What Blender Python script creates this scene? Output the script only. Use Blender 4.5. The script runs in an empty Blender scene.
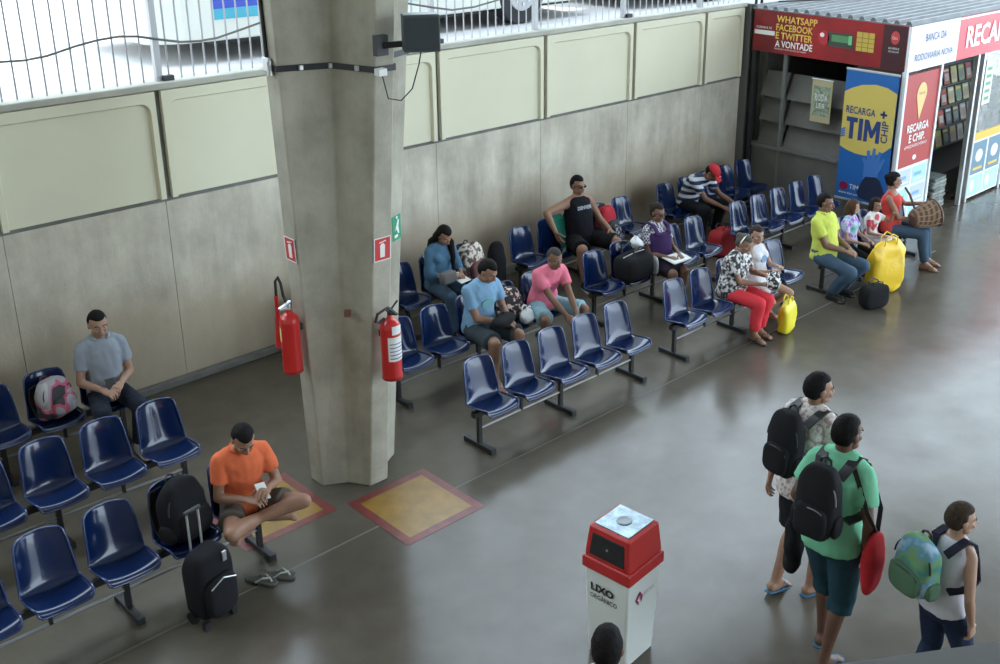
import bpy, bmesh, math, random
from mathutils import Vector, Matrix, Euler, noise

# ------------------------------------------------------------------ camera, sky, sun, exposure
scene = bpy.context.scene
COL = scene.collection
R_ = math.radians
CAMZ = 4.8
F_PX, CX, CY, YAW, PITCH, ROLL = 1078.27, 563.0, 256.2, .79, .3515, -.0086
fw = Vector((math.sin(YAW) * math.cos(PITCH), math.cos(YAW) * math.cos(PITCH), -math.sin(PITCH)))
rt = Vector((math.cos(YAW), -math.sin(YAW), 0))
dn = fw.cross(rt)
c_, s_ = math.cos(ROLL), math.sin(ROLL)
rt, dn = c_ * rt + s_ * dn, -s_ * rt + c_ * dn
cam_d = bpy.data.cameras.new('camera')
cam = bpy.data.objects.new('camera', cam_d)
COL.objects.link(cam)
cam_d.sensor_width = 36
cam_d.lens = F_PX / 1000 * 36
cam_d.shift_x = -(CX - 500) / 1000
cam_d.shift_y = -(332 - CY) / 1000
cam_d.clip_start = .05
cam.matrix_world = Matrix(((rt.x, -dn.x, -fw.x, 0), (rt.y, -dn.y, -fw.y, 0), (rt.z, -dn.z, -fw.z, CAMZ), (0, 0, 0, 1)))
scene.camera = cam

world = bpy.data.worlds.new('sky')
scene.world = world
world.use_nodes = True
bg = world.node_tree.nodes['Background']
bg.inputs[0].default_value = (.72, .87, 1.0, 1)
bg.inputs[1].default_value = 5.2

sun_d = bpy.data.lights.new('sun', 'SUN')
sun_d.energy = 5.0
sun_d.angle = R_(1.0)
sun_d.color = (1, .96, .88)
sun = bpy.data.objects.new('sun', sun_d)
COL.objects.link(sun)
sun.rotation_euler = (R_(22), R_(14), 0)

vs = scene.view_settings
vs.view_transform = 'Standard'
vs.look = 'None'
vs.exposure = 0.15
vs.gamma = 1.0
vs.use_curve_mapping = False

# ------------------------------------------------------------------ helpers
def V(*a): return Vector(a)

def setp(o, label=None, cat=None, group=None, kind=None):
    if label: o['label'] = label
    if cat: o['category'] = cat
    if group: o['group'] = group
    if kind: o['kind'] = kind
    return o

def empty(name, loc, rz=0, label=None, cat=None, group=None):
    o = bpy.data.objects.new(name, None)
    o.empty_display_size = .1
    COL.objects.link(o)
    o.location = loc
    o.rotation_euler = (0, 0, rz)
    return setp(o, label, cat, group)

MATS = {}
def mat(name, col, rough=.6, metal=0, spec=.5, noise_amt=0, noise_scale=8, bump=0, bump_scale=60, col2=None, alpha=1, trans=0, emit=0, coat=0, ior=1.5, stretch=None):
    if name in MATS: return MATS[name]
    m = bpy.data.materials.new(name)
    m.use_nodes = True
    nt = m.node_tree
    b = nt.nodes['Principled BSDF']
    b.inputs['Base Color'].default_value = (*col, 1)
    b.inputs['Roughness'].default_value = rough
    b.inputs['Metallic'].default_value = metal
    b.inputs['Specular IOR Level'].default_value = spec
    b.inputs['Alpha'].default_value = alpha
    b.inputs['Transmission Weight'].default_value = trans
    b.inputs['Coat Weight'].default_value = coat
    b.inputs['IOR'].default_value = ior
    if emit:
        b.inputs['Emission Color'].default_value = (*col, 1)
        b.inputs['Emission Strength'].default_value = emit
    if noise_amt or bump:
        tc = nt.nodes.new('ShaderNodeTexCoord')
        mp = nt.nodes.new('ShaderNodeMapping')
        nt.links.new(tc.outputs['Object'], mp.inputs[0])
        if stretch: mp.inputs['Scale'].default_value = stretch
    if noise_amt:
        n = nt.nodes.new('ShaderNodeTexNoise')
        n.inputs['Scale'].default_value = noise_scale
        n.inputs['Detail'].default_value = 5
        nt.links.new(mp.outputs[0], n.inputs['Vector'])
        cr = nt.nodes.new('ShaderNodeValToRGB')
        c2 = col2 or tuple(max(0, c * (1 - noise_amt)) for c in col)
        cr.color_ramp.elements[0].position = .32
        cr.color_ramp.elements[1].position = .68
        cr.color_ramp.elements[0].color = (*c2, 1)
        cr.color_ramp.elements[1].color = (*col, 1)
        nt.links.new(n.outputs[0], cr.inputs[0])
        nt.links.new(cr.outputs[0], b.inputs['Base Color'])
    if bump:
        n2 = nt.nodes.new('ShaderNodeTexNoise')
        n2.inputs['Scale'].default_value = bump_scale
        n2.inputs['Detail'].default_value = 3
        nt.links.new(mp.outputs[0], n2.inputs['Vector'])
        bp = nt.nodes.new('ShaderNodeBump')
        bp.inputs['Strength'].default_value = bump
        bp.inputs['Distance'].default_value = .01
        nt.links.new(n2.outputs[0], bp.inputs['Height'])
        nt.links.new(bp.outputs[0], b.inputs['Normal'])
    MATS[name] = m
    return m

def ramp_mat(name, kind, cols, scale, rough=.8, vec=(1, 1, 1), detail=2, const=True, bump=.25):
    """cloth print: noise / voronoi / wave pattern mapped to a list of (position, colour)"""
    if name in MATS: return MATS[name]
    m = bpy.data.materials.new(name)
    m.use_nodes = True
    nt = m.node_tree
    b = nt.nodes['Principled BSDF']
    b.inputs['Roughness'].default_value = rough
    tc = nt.nodes.new('ShaderNodeTexCoord')
    mp = nt.nodes.new('ShaderNodeMapping')
    mp.inputs['Scale'].default_value = vec
    nt.links.new(tc.outputs['Object'], mp.inputs[0])
    if kind == 'noise':
        t = nt.nodes.new('ShaderNodeTexNoise'); t.inputs['Detail'].default_value = detail; out = t.outputs[0]
    elif kind == 'voronoi':
        t = nt.nodes.new('ShaderNodeTexVoronoi'); out = t.outputs['Distance']
    elif kind == 'check':
        t = nt.nodes.new('ShaderNodeTexChecker'); out = t.outputs['Fac']
    else:
        t = nt.nodes.new('ShaderNodeTexWave'); t.bands_direction = kind; out = t.outputs['Fac']
    t.inputs['Scale'].default_value = scale
    nt.links.new(mp.outputs[0], t.inputs['Vector'])
    cr = nt.nodes.new('ShaderNodeValToRGB')
    if const: cr.color_ramp.interpolation = 'CONSTANT'
    while len(cr.color_ramp.elements) < len(cols): cr.color_ramp.elements.new(.5)
    for e, (p, c) in zip(cr.color_ramp.elements, cols):
        e.position = p; e.color = (*c, 1)
    nt.links.new(out, cr.inputs[0])
    nt.links.new(cr.outputs[0], b.inputs['Base Color'])
    MATS[name] = m
    return m

class MB:
    def __init__(s): s.v = []; s.f = []
    def add(s, vs, fs):
        o = len(s.v)
        s.v += [Vector(p) for p in vs]
        s.f += [tuple(i + o for i in f) for f in fs]
        return s
    def box(s, c, size, M=None):
        x, y, z = (k / 2 for k in size)
        vs = [V(a * x, b * y, d * z) for a in (-1, 1) for b in (-1, 1) for d in (-1, 1)]
        if M is not None: vs = [M @ p for p in vs]
        c = Vector(c)
        return s.add([p + c for p in vs], [(0, 1, 3, 2), (4, 6, 7, 5), (0, 4, 5, 1), (2, 3, 7, 6), (0, 2, 6, 4), (1, 5, 7, 3)])
    def span(s, a, b):
        a, b = Vector(a), Vector(b)
        return s.box((a + b) / 2, [abs(q) for q in (b - a)])
    def ring_loft(s, rings, cap=True):
        n = len(rings[0]); vs = [p for r in rings for p in r]; fs = []
        for i in range(len(rings) - 1):
            for j in range(n):
                k = (j + 1) % n
                fs.append((i * n + j, i * n + k, (i + 1) * n + k, (i + 1) * n + j))
        if cap:
            fs.append(tuple(reversed(range(n))))
            fs.append(tuple(range((len(rings) - 1) * n, len(rings) * n)))
        return s.add(vs, fs)
    def cyl(s, a, b, r0, r1=None, n=12):
        a, b = Vector(a), Vector(b); r1 = r0 if r1 is None else r1
        d = (b - a).normalized()
        u = d.orthogonal().normalized(); w = d.cross(u)
        R = lambda c, r: [c + (u * math.cos(t) + w * math.sin(t)) * r for t in (2 * math.pi * k / n for k in range(n))]
        return s.ring_loft([R(a, r0), R(b, r1)])
    def tube(s, pts, r, n=8, closed=False):
        pts = [Vector(p) for p in pts]; m = len(pts)
        rs = r if isinstance(r, (list, tuple)) else [r] * m
        rings = []; u = None
        for i in range(m):
            if closed: d = pts[(i + 1) % m] - pts[i - 1]
            else: d = pts[min(i + 1, m - 1)] - pts[max(i - 1, 0)]
            if d.length < 1e-9: d = V(0, 0, 1)
            d.normalize()
            if u is None: u = d.orthogonal().normalized()
            else:
                u = u - d * u.dot(d)
                u = u.normalized() if u.length > 1e-6 else d.orthogonal().normalized()
            w = d.cross(u)
            rings.append([pts[i] + (u * math.cos(t) + w * math.sin(t)) * rs[i] for t in (2 * math.pi * k / n for k in range(n))])
        if closed: rings.append(rings[0]); return s.ring_loft(rings, cap=False)
        return s.ring_loft(rings)
    def ell(s, c, rad, M=None, nu=16, nv=10):
        c = Vector(c); vs = []; fs = []
        for i in range(1, nv):
            ph = math.pi * i / nv
            for j in range(nu):
                t = 2 * math.pi * j / nu
                p = V(rad[0] * math.sin(ph) * math.cos(t), rad[1] * math.sin(ph) * math.sin(t), rad[2] * math.cos(ph))
                vs.append(c + (M @ p if M is not None else p))
        for i in range(nv - 2):
            for j in range(nu):
                k = (j + 1) % nu
                fs.append((i * nu + j, (i + 1) * nu + j, (i + 1) * nu + k, i * nu + k))
        t_, b_ = V(0, 0, rad[2]), V(0, 0, -rad[2])
        if M is not None: t_, b_ = M @ t_, M @ b_
        vs += [c + t_, c + b_]; a = len(vs) - 2
        for j in range(nu):
            k = (j + 1) % nu
            fs.append((a, j, k)); fs.append((a + 1, (nv - 2) * nu + k, (nv - 2) * nu + j))
        return s.add(vs, fs)
    def rounded(s, c, size, e=4, nu=24, nv=14, M=None):
        """superellipsoid soft box"""
        c = Vector(c); q = 2 / e
        sp = lambda x: math.copysign(abs(x) ** q, x)
        vs = []; fs = []
        for i in range(1, nv):
            ph = -math.pi / 2 + math.pi * i / nv
            for j in range(nu):
                t = 2 * math.pi * j / nu
                p = V(size[0] / 2 * sp(math.cos(ph)) * sp(math.cos(t)), size[1] / 2 * sp(math.cos(ph)) * sp(math.sin(t)), size[2] / 2 * sp(math.sin(ph)))
                vs.append(c + (M @ p if M is not None else p))
        for i in range(nv - 2):
            for j in range(nu):
                k = (j + 1) % nu
                fs.append((i * nu + j, i * nu + k, (i + 1) * nu + k, (i + 1) * nu + j))
        fs.append(tuple(reversed(range(nu)))); fs.append(tuple(range((nv - 2) * nu, (nv - 1) * nu)))
        return s.add(vs, fs)
    def lathe(s, prof, c=(0, 0, 0), n=20):
        c = Vector(c)
        return s.ring_loft([[c + V(r * math.cos(t), r * math.sin(t), z) for t in (2 * math.pi * k / n for k in range(n))] for r, z in prof])
    def rumple(s, amp, freq, seed=0):
        for i, p in enumerate(s.v):
            d = noise.noise_vector(p * freq + V(seed * 7.3, seed * 3.1, seed))
            s.v[i] = p + d * amp
        return s
    def mesh(s, name):
        me = bpy.data.meshes.new(name)
        me.from_pydata([tuple(p) for p in s.v], [], s.f)
        bm = bmesh.new(); bm.from_mesh(me)
        bmesh.ops.recalc_face_normals(bm, faces=bm.faces)
        bm.to_mesh(me); bm.free()
        return me
    def build(s, name, m, parent=None, smooth=False, bevel=0, sub=0, loc=None):
        me = s.mesh(name)
        return obj(name, me, m, parent, smooth, bevel, sub, loc)

def obj(name, me, m=None, parent=None, smooth=False, bevel=0, sub=0, loc=None):
    o = bpy.data.objects.new(name, me)
    COL.objects.link(o)
    if m is not None:
        for k in (m if isinstance(m, (list, tuple)) else [m]): me.materials.append(k)
    if smooth:
        for p in me.polygons: p.use_smooth = True
    if bevel:
        b = o.modifiers.new('bevel', 'BEVEL'); b.width = bevel; b.segments = 2; b.limit_method = 'ANGLE'
    if sub:
        b = o.modifiers.new('sub', 'SUBSURF'); b.levels = sub; b.render_levels = sub
    if parent is not None: o.parent = parent
    if loc is not None: o.location = loc
    return o

def copy_tree(o, parent=None):
    c = o.copy(); COL.objects.link(c); c.parent = parent
    for ch in list(o.children): copy_tree(ch, c)
    return c

def text(body, w, h, M, m, parent, name='lettering', bold=0.0, depth=.004):
    """flat lettering fitted into w x h, lower-left corner at the origin of M"""
    cu = bpy.data.curves.new('t', 'FONT')
    cu.body = body; cu.size = 1; cu.extrude = 0; cu.offset = bold; cu.resolution_u = 2
    t = bpy.data.objects.new('t', cu); COL.objects.link(t)
    dg = bpy.context.evaluated_depsgraph_get(); dg.update()
    me = bpy.data.meshes.new_from_object(t.evaluated_get(dg))
    bpy.data.objects.remove(t); bpy.data.curves.remove(cu)
    xs = [v.co.x for v in me.vertices]; ys = [v.co.y for v in me.vertices]
    x0, x1, y0, y1 = min(xs), max(xs), min(ys), max(ys)
    for v in me.vertices:
        v.co = M @ V((v.co.x - x0) / (x1 - x0) * w, (v.co.y - y0) / (y1 - y0) * h, depth)
    me.materials.clear()
    me.name = name
    return obj(name, me, m, parent)

def frame(o, x, y):
    """matrix with given origin and text axes"""
    x, y = Vector(x).normalized(), Vector(y).normalized(); z = x.cross(y)
    o = Vector(o)
    return Matrix(((x.x, y.x, z.x, o.x), (x.y, y.y, z.y, o.y), (x.z, y.z, z.z, o.z), (0, 0, 0, 1)))

def plate(M, w, h, t=.006, name='panel', m=None, parent=None, x0=0, y0=0, bevel=0):
    b = MB(); vs = []
    for z in (0, t):
        vs += [M @ V(x0, y0, z), M @ V(x0 + w, y0, z), M @ V(x0 + w, y0 + h, z), M @ V(x0, y0 + h, z)]
    b.add(vs, [(0, 3, 2, 1), (4, 5, 6, 7), (0, 1, 5, 4), (1, 2, 6, 5), (2, 3, 7, 6), (3, 0, 4, 7)])
    return b.build(name, m, parent, bevel=bevel)

def disc(M, cx, cy, rx, ry=None, t=.006, n=28, name='disc', m=None, parent=None):
    ry = ry or rx
    R = lambda z: [M @ V(cx + rx * math.cos(a), cy + ry * math.sin(a), z) for a in (2 * math.pi * k / n for k in range(n))]
    return MB().ring_loft([R(0), R(t)]).build(name, m, parent)

def poly(M, pts, t=.006, name='shape', m=None, parent=None, z0=0):
    R = lambda z: [M @ V(x, y, z) for x, y in pts]
    return MB().ring_loft([R(z0), R(z0 + t)]).build(name, m, parent)

# ------------------------------------------------------------------ materials
def floor_material():
    m = bpy.data.materials.new('polished_concrete_floor'); m.use_nodes = True
    nt = m.node_tree; b = nt.nodes['Principled BSDF']; L = nt.links.new
    tc = nt.nodes.new('ShaderNodeTexCoord')
    def nz(sc, det, stretch=(1, 1, 1)):
        mp = nt.nodes.new('ShaderNodeMapping'); mp.inputs['Scale'].default_value = stretch
        L(tc.outputs['Object'], mp.inputs[0])
        n = nt.nodes.new('ShaderNodeTexNoise'); n.inputs['Scale'].default_value = sc; n.inputs['Detail'].default_value = det
        L(mp.outputs[0], n.inputs['Vector']); return n
    a = nz(.7, 6); c = nz(5, 8)
    mx = nt.nodes.new('ShaderNodeMix'); mx.data_type = 'FLOAT'; mx.inputs[0].default_value = .4
    L(a.outputs[0], mx.inputs[2]); L(c.outputs[0], mx.inputs[3])
    cr = nt.nodes.new('ShaderNodeValToRGB')
    cr.color_ramp.elements[0].position = .34; cr.color_ramp.elements[0].color = (.082, .069, .052, 1)
    cr.color_ramp.elements[1].position = .66; cr.color_ramp.elements[1].color = (.122, .106, .083, 1)
    L(mx.outputs[0], cr.inputs[0]); L(cr.outputs[0], b.inputs['Base Color'])
    r = nz(2.2, 6)
    rr = nt.nodes.new('ShaderNodeMapRange'); rr.inputs[1].default_value = .3; rr.inputs[2].default_value = .7
    rr.inputs[3].default_value = .15; rr.inputs[4].default_value = .26
    L(r.outputs[0], rr.inputs[0]); L(rr.outputs[0], b.inputs['Roughness'])
    b.inputs['IOR'].default_value = 1.43
    bp = nt.nodes.new('ShaderNodeBump'); bp.inputs['Strength'].default_value = .06; bp.inputs['Distance'].default_value = .01
    L(c.outputs[0], bp.inputs['Height']); L(bp.outputs[0], b.inputs['Normal'])
    return m

def concrete(name, c0, c1, streak=.5, sc=1.6, band=None):
    m = bpy.data.materials.new(name); m.use_nodes = True
    nt = m.node_tree; b = nt.nodes['Principled BSDF']; L = nt.links.new
    tc = nt.nodes.new('ShaderNodeTexCoord')
    def nz(s_, det, stretch=(1, 1, 1)):
        mp = nt.nodes.new('ShaderNodeMapping'); mp.inputs['Scale'].default_value = stretch
        L(tc.outputs['Object'], mp.inputs[0])
        n = nt.nodes.new('ShaderNodeTexNoise'); n.inputs['Scale'].default_value = s_; n.inputs['Detail'].default_value = det
        n.inputs['Roughness'].default_value = .62
        L(mp.outputs[0], n.inputs['Vector']); return n
    a = nz(sc, 8); s = nz(2.2, 5, (1.6, 1.6, .35))
    mx = nt.nodes.new('ShaderNodeMix'); mx.data_type = 'FLOAT'; mx.inputs[0].default_value = streak
    L(a.outputs[0], mx.inputs[2]); L(s.outputs[0], mx.inputs[3])
    cr = nt.nodes.new('ShaderNodeValToRGB')
    cr.color_ramp.elements[0].position = .36; cr.color_ramp.elements[0].color = (*c0, 1)
    cr.color_ramp.elements[1].position = .64; cr.color_ramp.elements[1].color = (*c1, 1)
    L(mx.outputs[0], cr.inputs[0])
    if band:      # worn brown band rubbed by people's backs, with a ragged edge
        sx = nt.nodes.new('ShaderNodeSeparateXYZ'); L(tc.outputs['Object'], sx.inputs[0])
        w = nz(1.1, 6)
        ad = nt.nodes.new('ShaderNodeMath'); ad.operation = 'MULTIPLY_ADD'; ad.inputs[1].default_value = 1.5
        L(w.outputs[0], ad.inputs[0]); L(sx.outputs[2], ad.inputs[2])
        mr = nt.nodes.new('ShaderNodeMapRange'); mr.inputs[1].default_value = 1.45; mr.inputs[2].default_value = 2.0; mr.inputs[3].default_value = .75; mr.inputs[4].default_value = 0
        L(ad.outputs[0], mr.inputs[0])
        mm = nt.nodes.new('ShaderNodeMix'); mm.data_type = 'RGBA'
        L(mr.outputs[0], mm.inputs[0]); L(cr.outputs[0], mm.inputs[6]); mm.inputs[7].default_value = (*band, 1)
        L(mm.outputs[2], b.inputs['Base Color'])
    else: L(cr.outputs[0], b.inputs['Base Color'])
    b.inputs['Roughness'].default_value = .85
    f = nz(45, 4)
    bp = nt.nodes.new('ShaderNodeBump'); bp.inputs['Strength'].default_value = .25; bp.inputs['Distance'].default_value = .01
    L(f.outputs[0], bp.inputs['Height']); L(bp.outputs[0], b.inputs['Normal'])
    return m

M_FLOOR = floor_material()
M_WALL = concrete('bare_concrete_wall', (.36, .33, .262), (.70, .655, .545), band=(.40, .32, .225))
M_COLUMN = concrete('grey_concrete_column', (.29, .27, .213), (.48, .45, .365), .35, 2.4)
M_PANEL = mat('cream_painted_panel', (.75, .72, .545), .7, noise_amt=.06, noise_scale=1.3)
M_CURB = mat('dark_curb_concrete', (.20, .195, .18), .9, noise_amt=.3, noise_scale=5)
M_COPING = mat('coping_concrete', (.52, .51, .44), .85, noise_amt=.2, noise_scale=3)
M_STEEL_GREY = mat('galvanised_grey', (.42, .42, .43), .45, metal=.4)
M_BLACK = mat('black_steel', (.018, .018, .02), .45)
M_BLACKP = mat('black_plastic', (.02, .02, .022), .5)
M_SEAT = mat('blue_seat_plastic', (.004, .017, .078), .18, coat=.45, noise_amt=.15, noise_scale=5, ior=1.5)
M_RIM = mat('blue_seat_rim', (.012, .035, .14), .2, coat=.8)
M_YELLOW = mat('yellow_floor_paint', (.36, .20, .035), .3, noise_amt=.35, noise_scale=7, ior=1.6)
M_REDP = mat('red_floor_paint', (.22, .045, .04), .35, noise_amt=.4, noise_scale=9, ior=1.6)
M_ROOF = mat('roof_underside', (.34, .34, .33), .8)
M_STREET = mat('pale_street', (.62, .60, .60), .85, noise_amt=.12, noise_scale=.8)
M_WHITE = mat('white_paint', (.80, .80, .78), .45)
M_RED = mat('red_paint', (.52, .022, .02), .35, coat=.2)
M_ALU = mat('aluminium', (.62, .63, .63), .35, metal=.75)
M_GLASS = mat('glass', (.75, .85, .85), .05, trans=.85, alpha=.45)

# ------------------------------------------------------------------ structure
WY = 9.276           # inner face of the back wall
fl = MB().span((-14, -9.2, -.2), (26, 9.6, 0)).build('floor', M_FLOOR); setp(fl, kind='structure')
# seam in the floor in front of the benches, drain cover line
sm = MB().span((-6, 5.94, 0), (13, 5.958, .0012)).build('trim_1', mat('floor_seam', (.15, .14, .125), .4)); setp(sm, kind='structure')
# painted fire-extinguisher squares
def painted_square(x0, x1, y0, y1, lab):
    t = empty('floor_marking', ((x0 + x1) / 2, (y0 + y1) / 2, 0), 0, lab, 'floor marking', 'painted squares round the column')
    w, d = (x1 - x0) / 2, (y1 - y0) / 2; b = .075
    MB().span((-w + b, -d + b, .0008), (w - b, d - b, .002)).build('yellow_field', M_YELLOW, t)
    for a_, c2 in (((-w, -d), (w, -d + b)), ((-w, d - b), (w, d)), ((-w, -d + b), (-w + b, d - b)), ((w - b, -d + b), (w, d - b))):
        MB().span((*a_, .0006), (*c2, .0021)).build('red_border', M_REDP, t)
painted_square(4.025, 4.785, 5.585, 6.375, 'yellow square with red border on the floor, on the bench aisle side of the column')
painted_square(3.13, 3.92, 6.36, 7.13, 'yellow square with red border on the floor beside the man in orange')

wall = MB().span((-14, WY + .012, -.2), (13.3, WY + .25, 2.86)).build('wall_back', M_CURB); setp(wall, kind='structure')
edges = [-14, -8.6, -5.4, -2.2, .95, 2.73, 4.16, 5.72, 7.33, 8.95, 10.55, 12.13, 13.02]
rnd = random.Random(4)
for a, b in zip(edges, edges[1:]):
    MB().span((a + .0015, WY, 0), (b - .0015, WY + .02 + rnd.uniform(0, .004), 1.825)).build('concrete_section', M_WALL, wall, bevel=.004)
cb = MB().span((-14, WY - .07, 0), (13.0, WY, .075)).build('baseboard_back', M_CURB, bevel=.012); setp(cb, kind='structure')
# precast cream panels above, each with a raised rim
jn = [-8.5, -6.92, -5.34, -3.76, -2.18, -.6, 1.0, 2.70, 4.19, 5.77, 7.36, 9.0, 10.61, 12.10, 13.02]
for a, b in zip(jn, jn[1:]):
    a += .03; b -= .03
    p = MB()
    p.span((a, WY - .0, 1.86), (b, WY + .05, 2.86))
    pan = p.build('cream_panel', M_PANEL, wall, bevel=.006)
    rim = MB()
    rw, top, bot = .05, 2.85, 1.86
    yo = WY - .038
    def ptsf(k, cr):      # inverted U, corner radius cr
        o = []
        x0, x1, zt = a + k, b - k, top - k * 1.9
        o.append((x0, bot))
        for q in range(7):
            an = math.pi - q * math.pi / 12
            o.append((x0 + cr + cr * math.cos(an), zt - cr + cr * math.sin(an)))
        for q in range(7):
            an = math.pi / 2 - q * math.pi / 12
            o.append((x1 - cr + cr * math.cos(an), zt - cr + cr * math.sin(an)))
        o.append((x1, bot)); return o
    o1, o2 = ptsf(0, .004), ptsf(rw, .09)
    n = len(o1); vs = []
    for (x, z), (x2, z2) in zip(o1, o2):
        vs += [V(x, WY, z), V(x, yo, z), V(x2, yo, z2), V(x2 + (.015 if x2 < (a + b) / 2 else -.015), WY, z2 - (.0 if z2 < 2.2 else .015))]
    fs = []
    for i in range(n - 1):
        for j in range(4):
            k = (j + 1) % 4
            fs.append((i * 4 + j, i * 4 + k, (i + 1) * 4 + k, (i + 1) * 4 + j))
    fs += [(0, 1, 2, 3), tuple((n - 1) * 4 + q for q in (3, 2, 1, 0))]
    rim.add(vs, fs)
    rim.build('panel_rim', M_PANEL, pan)
cop = MB().span((-9, WY - .055, 2.86), (13.05, WY + .2, 2.92)).build('trim_2', M_COPING, bevel=.012); setp(cop, kind='structure')
# end post where wall meets the news stand
ep = MB().span((13.02, WY - .12, 0), (13.10, WY + .2, 2.9)).build('trim_3', mat('dark_end_post', (.12, .12, .115), .6)); setp(ep, kind='structure')
for k, x in enumerate((13.16, 13.3)):
    d = MB().cyl((x, WY - .1, 0), (x, WY - .1, 3.1), .022).build('drain_pipe', M_BLACK)
    setp(d, ('dark drain pipe at the end of the concrete wall', 'dark drain pipe at the corner of the news stand')[k], 'pipe', 'drain pipes by the news stand')

# street outside, at a higher level
st = MB().span((-60, WY + .25, 2.2), (70, 70, 2.4)).build('street', M_STREET); setp(st, kind='structure')
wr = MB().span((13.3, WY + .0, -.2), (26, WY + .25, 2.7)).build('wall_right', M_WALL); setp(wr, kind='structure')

fc = MB().span((-60, -70, -.3), (80, -9.2, -.02)).build('forecourt', mat('forecourt_paving', (.42, .41, .38), .85)); setp(fc, kind='structure')
# unseen building mass across the street, added to block low sky light
br = MB().span((-60, 34, 2.4), (70, 42, 14)).build('wall_sky_blocker', mat('sky_blocker_grey', (.30, .28, .25), .9)); setp(br, kind='structure')
# roof of the terminal; unseen front and left walls added to darken the left side
ce = MB().span((-16, -9, 9.6), (22, 10.0, 9.9)).build('ceiling', M_ROOF); setp(ce, kind='structure')
wl = MB().span((-3.8, -9.2, -.2), (-3.5, 9.27, 9.6)).build('wall_left_blocker', M_WALL); setp(wl, kind='structure')
wb = MB().span((-14, -9.2, -.2), (6, -9, 9.6)).build('wall_front_blocker', M_WALL); setp(wb, kind='structure')

# ------------------------------------------------------------------ column
def make_column():
    t = empty('concrete_column', (4.39, 6.81, 0), 0, 'tapering grey concrete column with notched corners, widening upward', 'column')
    def ring(z):
        s = .36 + .058 * z; a = .085; n = .185 + .006 * z
        sx, sy = .019 * z, -.019 * z
        q = [(-s, a), (-s, -a), (-n, -n), (-a, -s), (a, -s), (n, -n), (s, -a), (s, a), (n, n), (a, s), (-a, s), (-n, n)]
        return [V(x + sx, y + sy, z) for x, y in q]
    m = MB().ring_loft([ring(z) for z in (0, 1.9, 1.903, 4, 6.5, 9.6)])
    m.build('shaft', M_COLUMN, t, bevel=.012)
    # strap with buckles round the column
    zs = 3.43
    s = .36 + .058 * zs + .006; a = .088; n = .185 + .006 * zs + .008
    o = V(.019 * zs, -.019 * zs, zs)
    q = [(-s, a), (-s, -a), (-n, -n), (-a, -s), (a, -s), (n, -n), (s, -a), (s, a), (n, n), (a, s), (-a, s), (-n, n)]
    b = MB()
    ins = [o + V(x, y, 0) for x, y in q]; out = [o + V(x * 1.012 , y * 1.012, 0) for x, y in q]
    k = len(q)
    b.ring_loft([[p + V(0, 0, -.022) for p in out], [p + V(0, 0, .022) for p in out]], cap=False)
    b.build('strap', M_BLACKP, t)
    for p in (V(-s, -a, 0).lerp(V(-n, -n, 0), .45), V(-n, -n, 0), V(-n, -n, 0).lerp(V(-a, -s, 0), .6)):
        MB().box(o + p * 1.02, (.03, .03, .035)).build('strap_clip', M_ALU, t, bevel=.004)
    MB().box(o + V(-s - .012, .02, .02), (.03, .08, .1)).build('buckle', M_ALU, t, bevel=.006)
    MB().cyl(o + V(-s - .02, -.02, -.05), o + V(-s - .02, -.02, .05), .02).build('buckle', M_ALU, t)
    # cable running up the left face
    MB().tube([(-.36 - .058 * z - .01 + .019 * z, .03 - .019 * z, z) for z in (zs, 5, 7, 9.5)], .014).build('conduit', M_BLACKP, t)
    # small drilled rust plate
    MB().box((-.205 + .03, -.30 - .03, 1.55), (.045, .045, .045), Matrix.Rotation(R_(45), 3, 'Z')).build('rust_plate', mat('rust', (.18, .075, .05), .9), t)
    return t
make_column()

# ------------------------------------------------------------------ fence on the wall
fence = empty('railing_fence', (0, WY + .07, 2.92), 0, 'grey steel bar railing standing on the cream parapet wall', 'fence')
x = -4.0; posts = [-3.6, -2.05, -.5, 1.08, 2.68, 4.265, 5.82, 7.375, 8.927, 10.487, 12.054]
mb = MB().cyl((0, 0, 0), (0, 0, 2.1), .0085, n=6); bar_me = mb.mesh('bar'); bar_me.materials.append(M_STEEL_GREY)
while x < 13.05:
    if min(abs(x - p) for p in posts) > .05:
        b = bpy.data.objects.new('bar', bar_me); COL.objects.link(b); b.parent = fence; b.location = (x, 0, 0)
    x += .1195
pm = MB().box((0, 0, 1.05), (.055, .055, 2.1)).mesh('post'); pm.materials.append(M_STEEL_GREY)
pf = MB().box((0, -.03, .02), (.1, .06, .05)).mesh('post_foot'); pf.materials.append(M_BLACKP)
for p in posts:
    b = bpy.data.objects.new('post', pm); COL.objects.link(b); b.parent = fence; b.location = (p, 0, 0)
    if p in (4.265, 10.487, 7.375):
        b = bpy.data.objects.new('post_foot', pf); COL.objects.link(b); b.parent = fence; b.location = (p + .07, 0, 0)
for z in (1.75, 2.1):
    MB().span((-4, -.02, z - .02), (13.05, .02, z + .02)).build('top_rail', M_STEEL_GREY, fence)
def ray(px, py): return rt * ((px - CX) / F_PX) + dn * ((py - CY) / F_PX) + fw
def on_y(px, py, Y):
    d = ray(px, py); return V(0, 0, CAMZ) + d * (Y / d.y)
def on_z(px, py, z=0):
    d = ray(px, py); return V(0, 0, CAMZ) + d * ((z - CAMZ) / d.z)
cy_ = WY + .026
cpts = [on_y(px, py, cy_) for px, py in ((-60, 68), (0, 62), (24, 60.5), (47, 56), (76, 46), (98, 40), (119, 36.5), (138, 36.5), (155, 39), (181, 42), (200, 41), (217, 38), (240, 30), (262, 22), (300, 10), (340, 0), (390, 0), (414, 4.5), (434, 7.6), (452, 10), (474, 7), (495, 1), (520, -8))]
setp(MB().tube(cpts, .011, n=6).build('hanging_cable', mat('cable_grey', (.16, .15, .14), .7)), 'dark sagging cable strung along the railing bars', 'cable')

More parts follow.
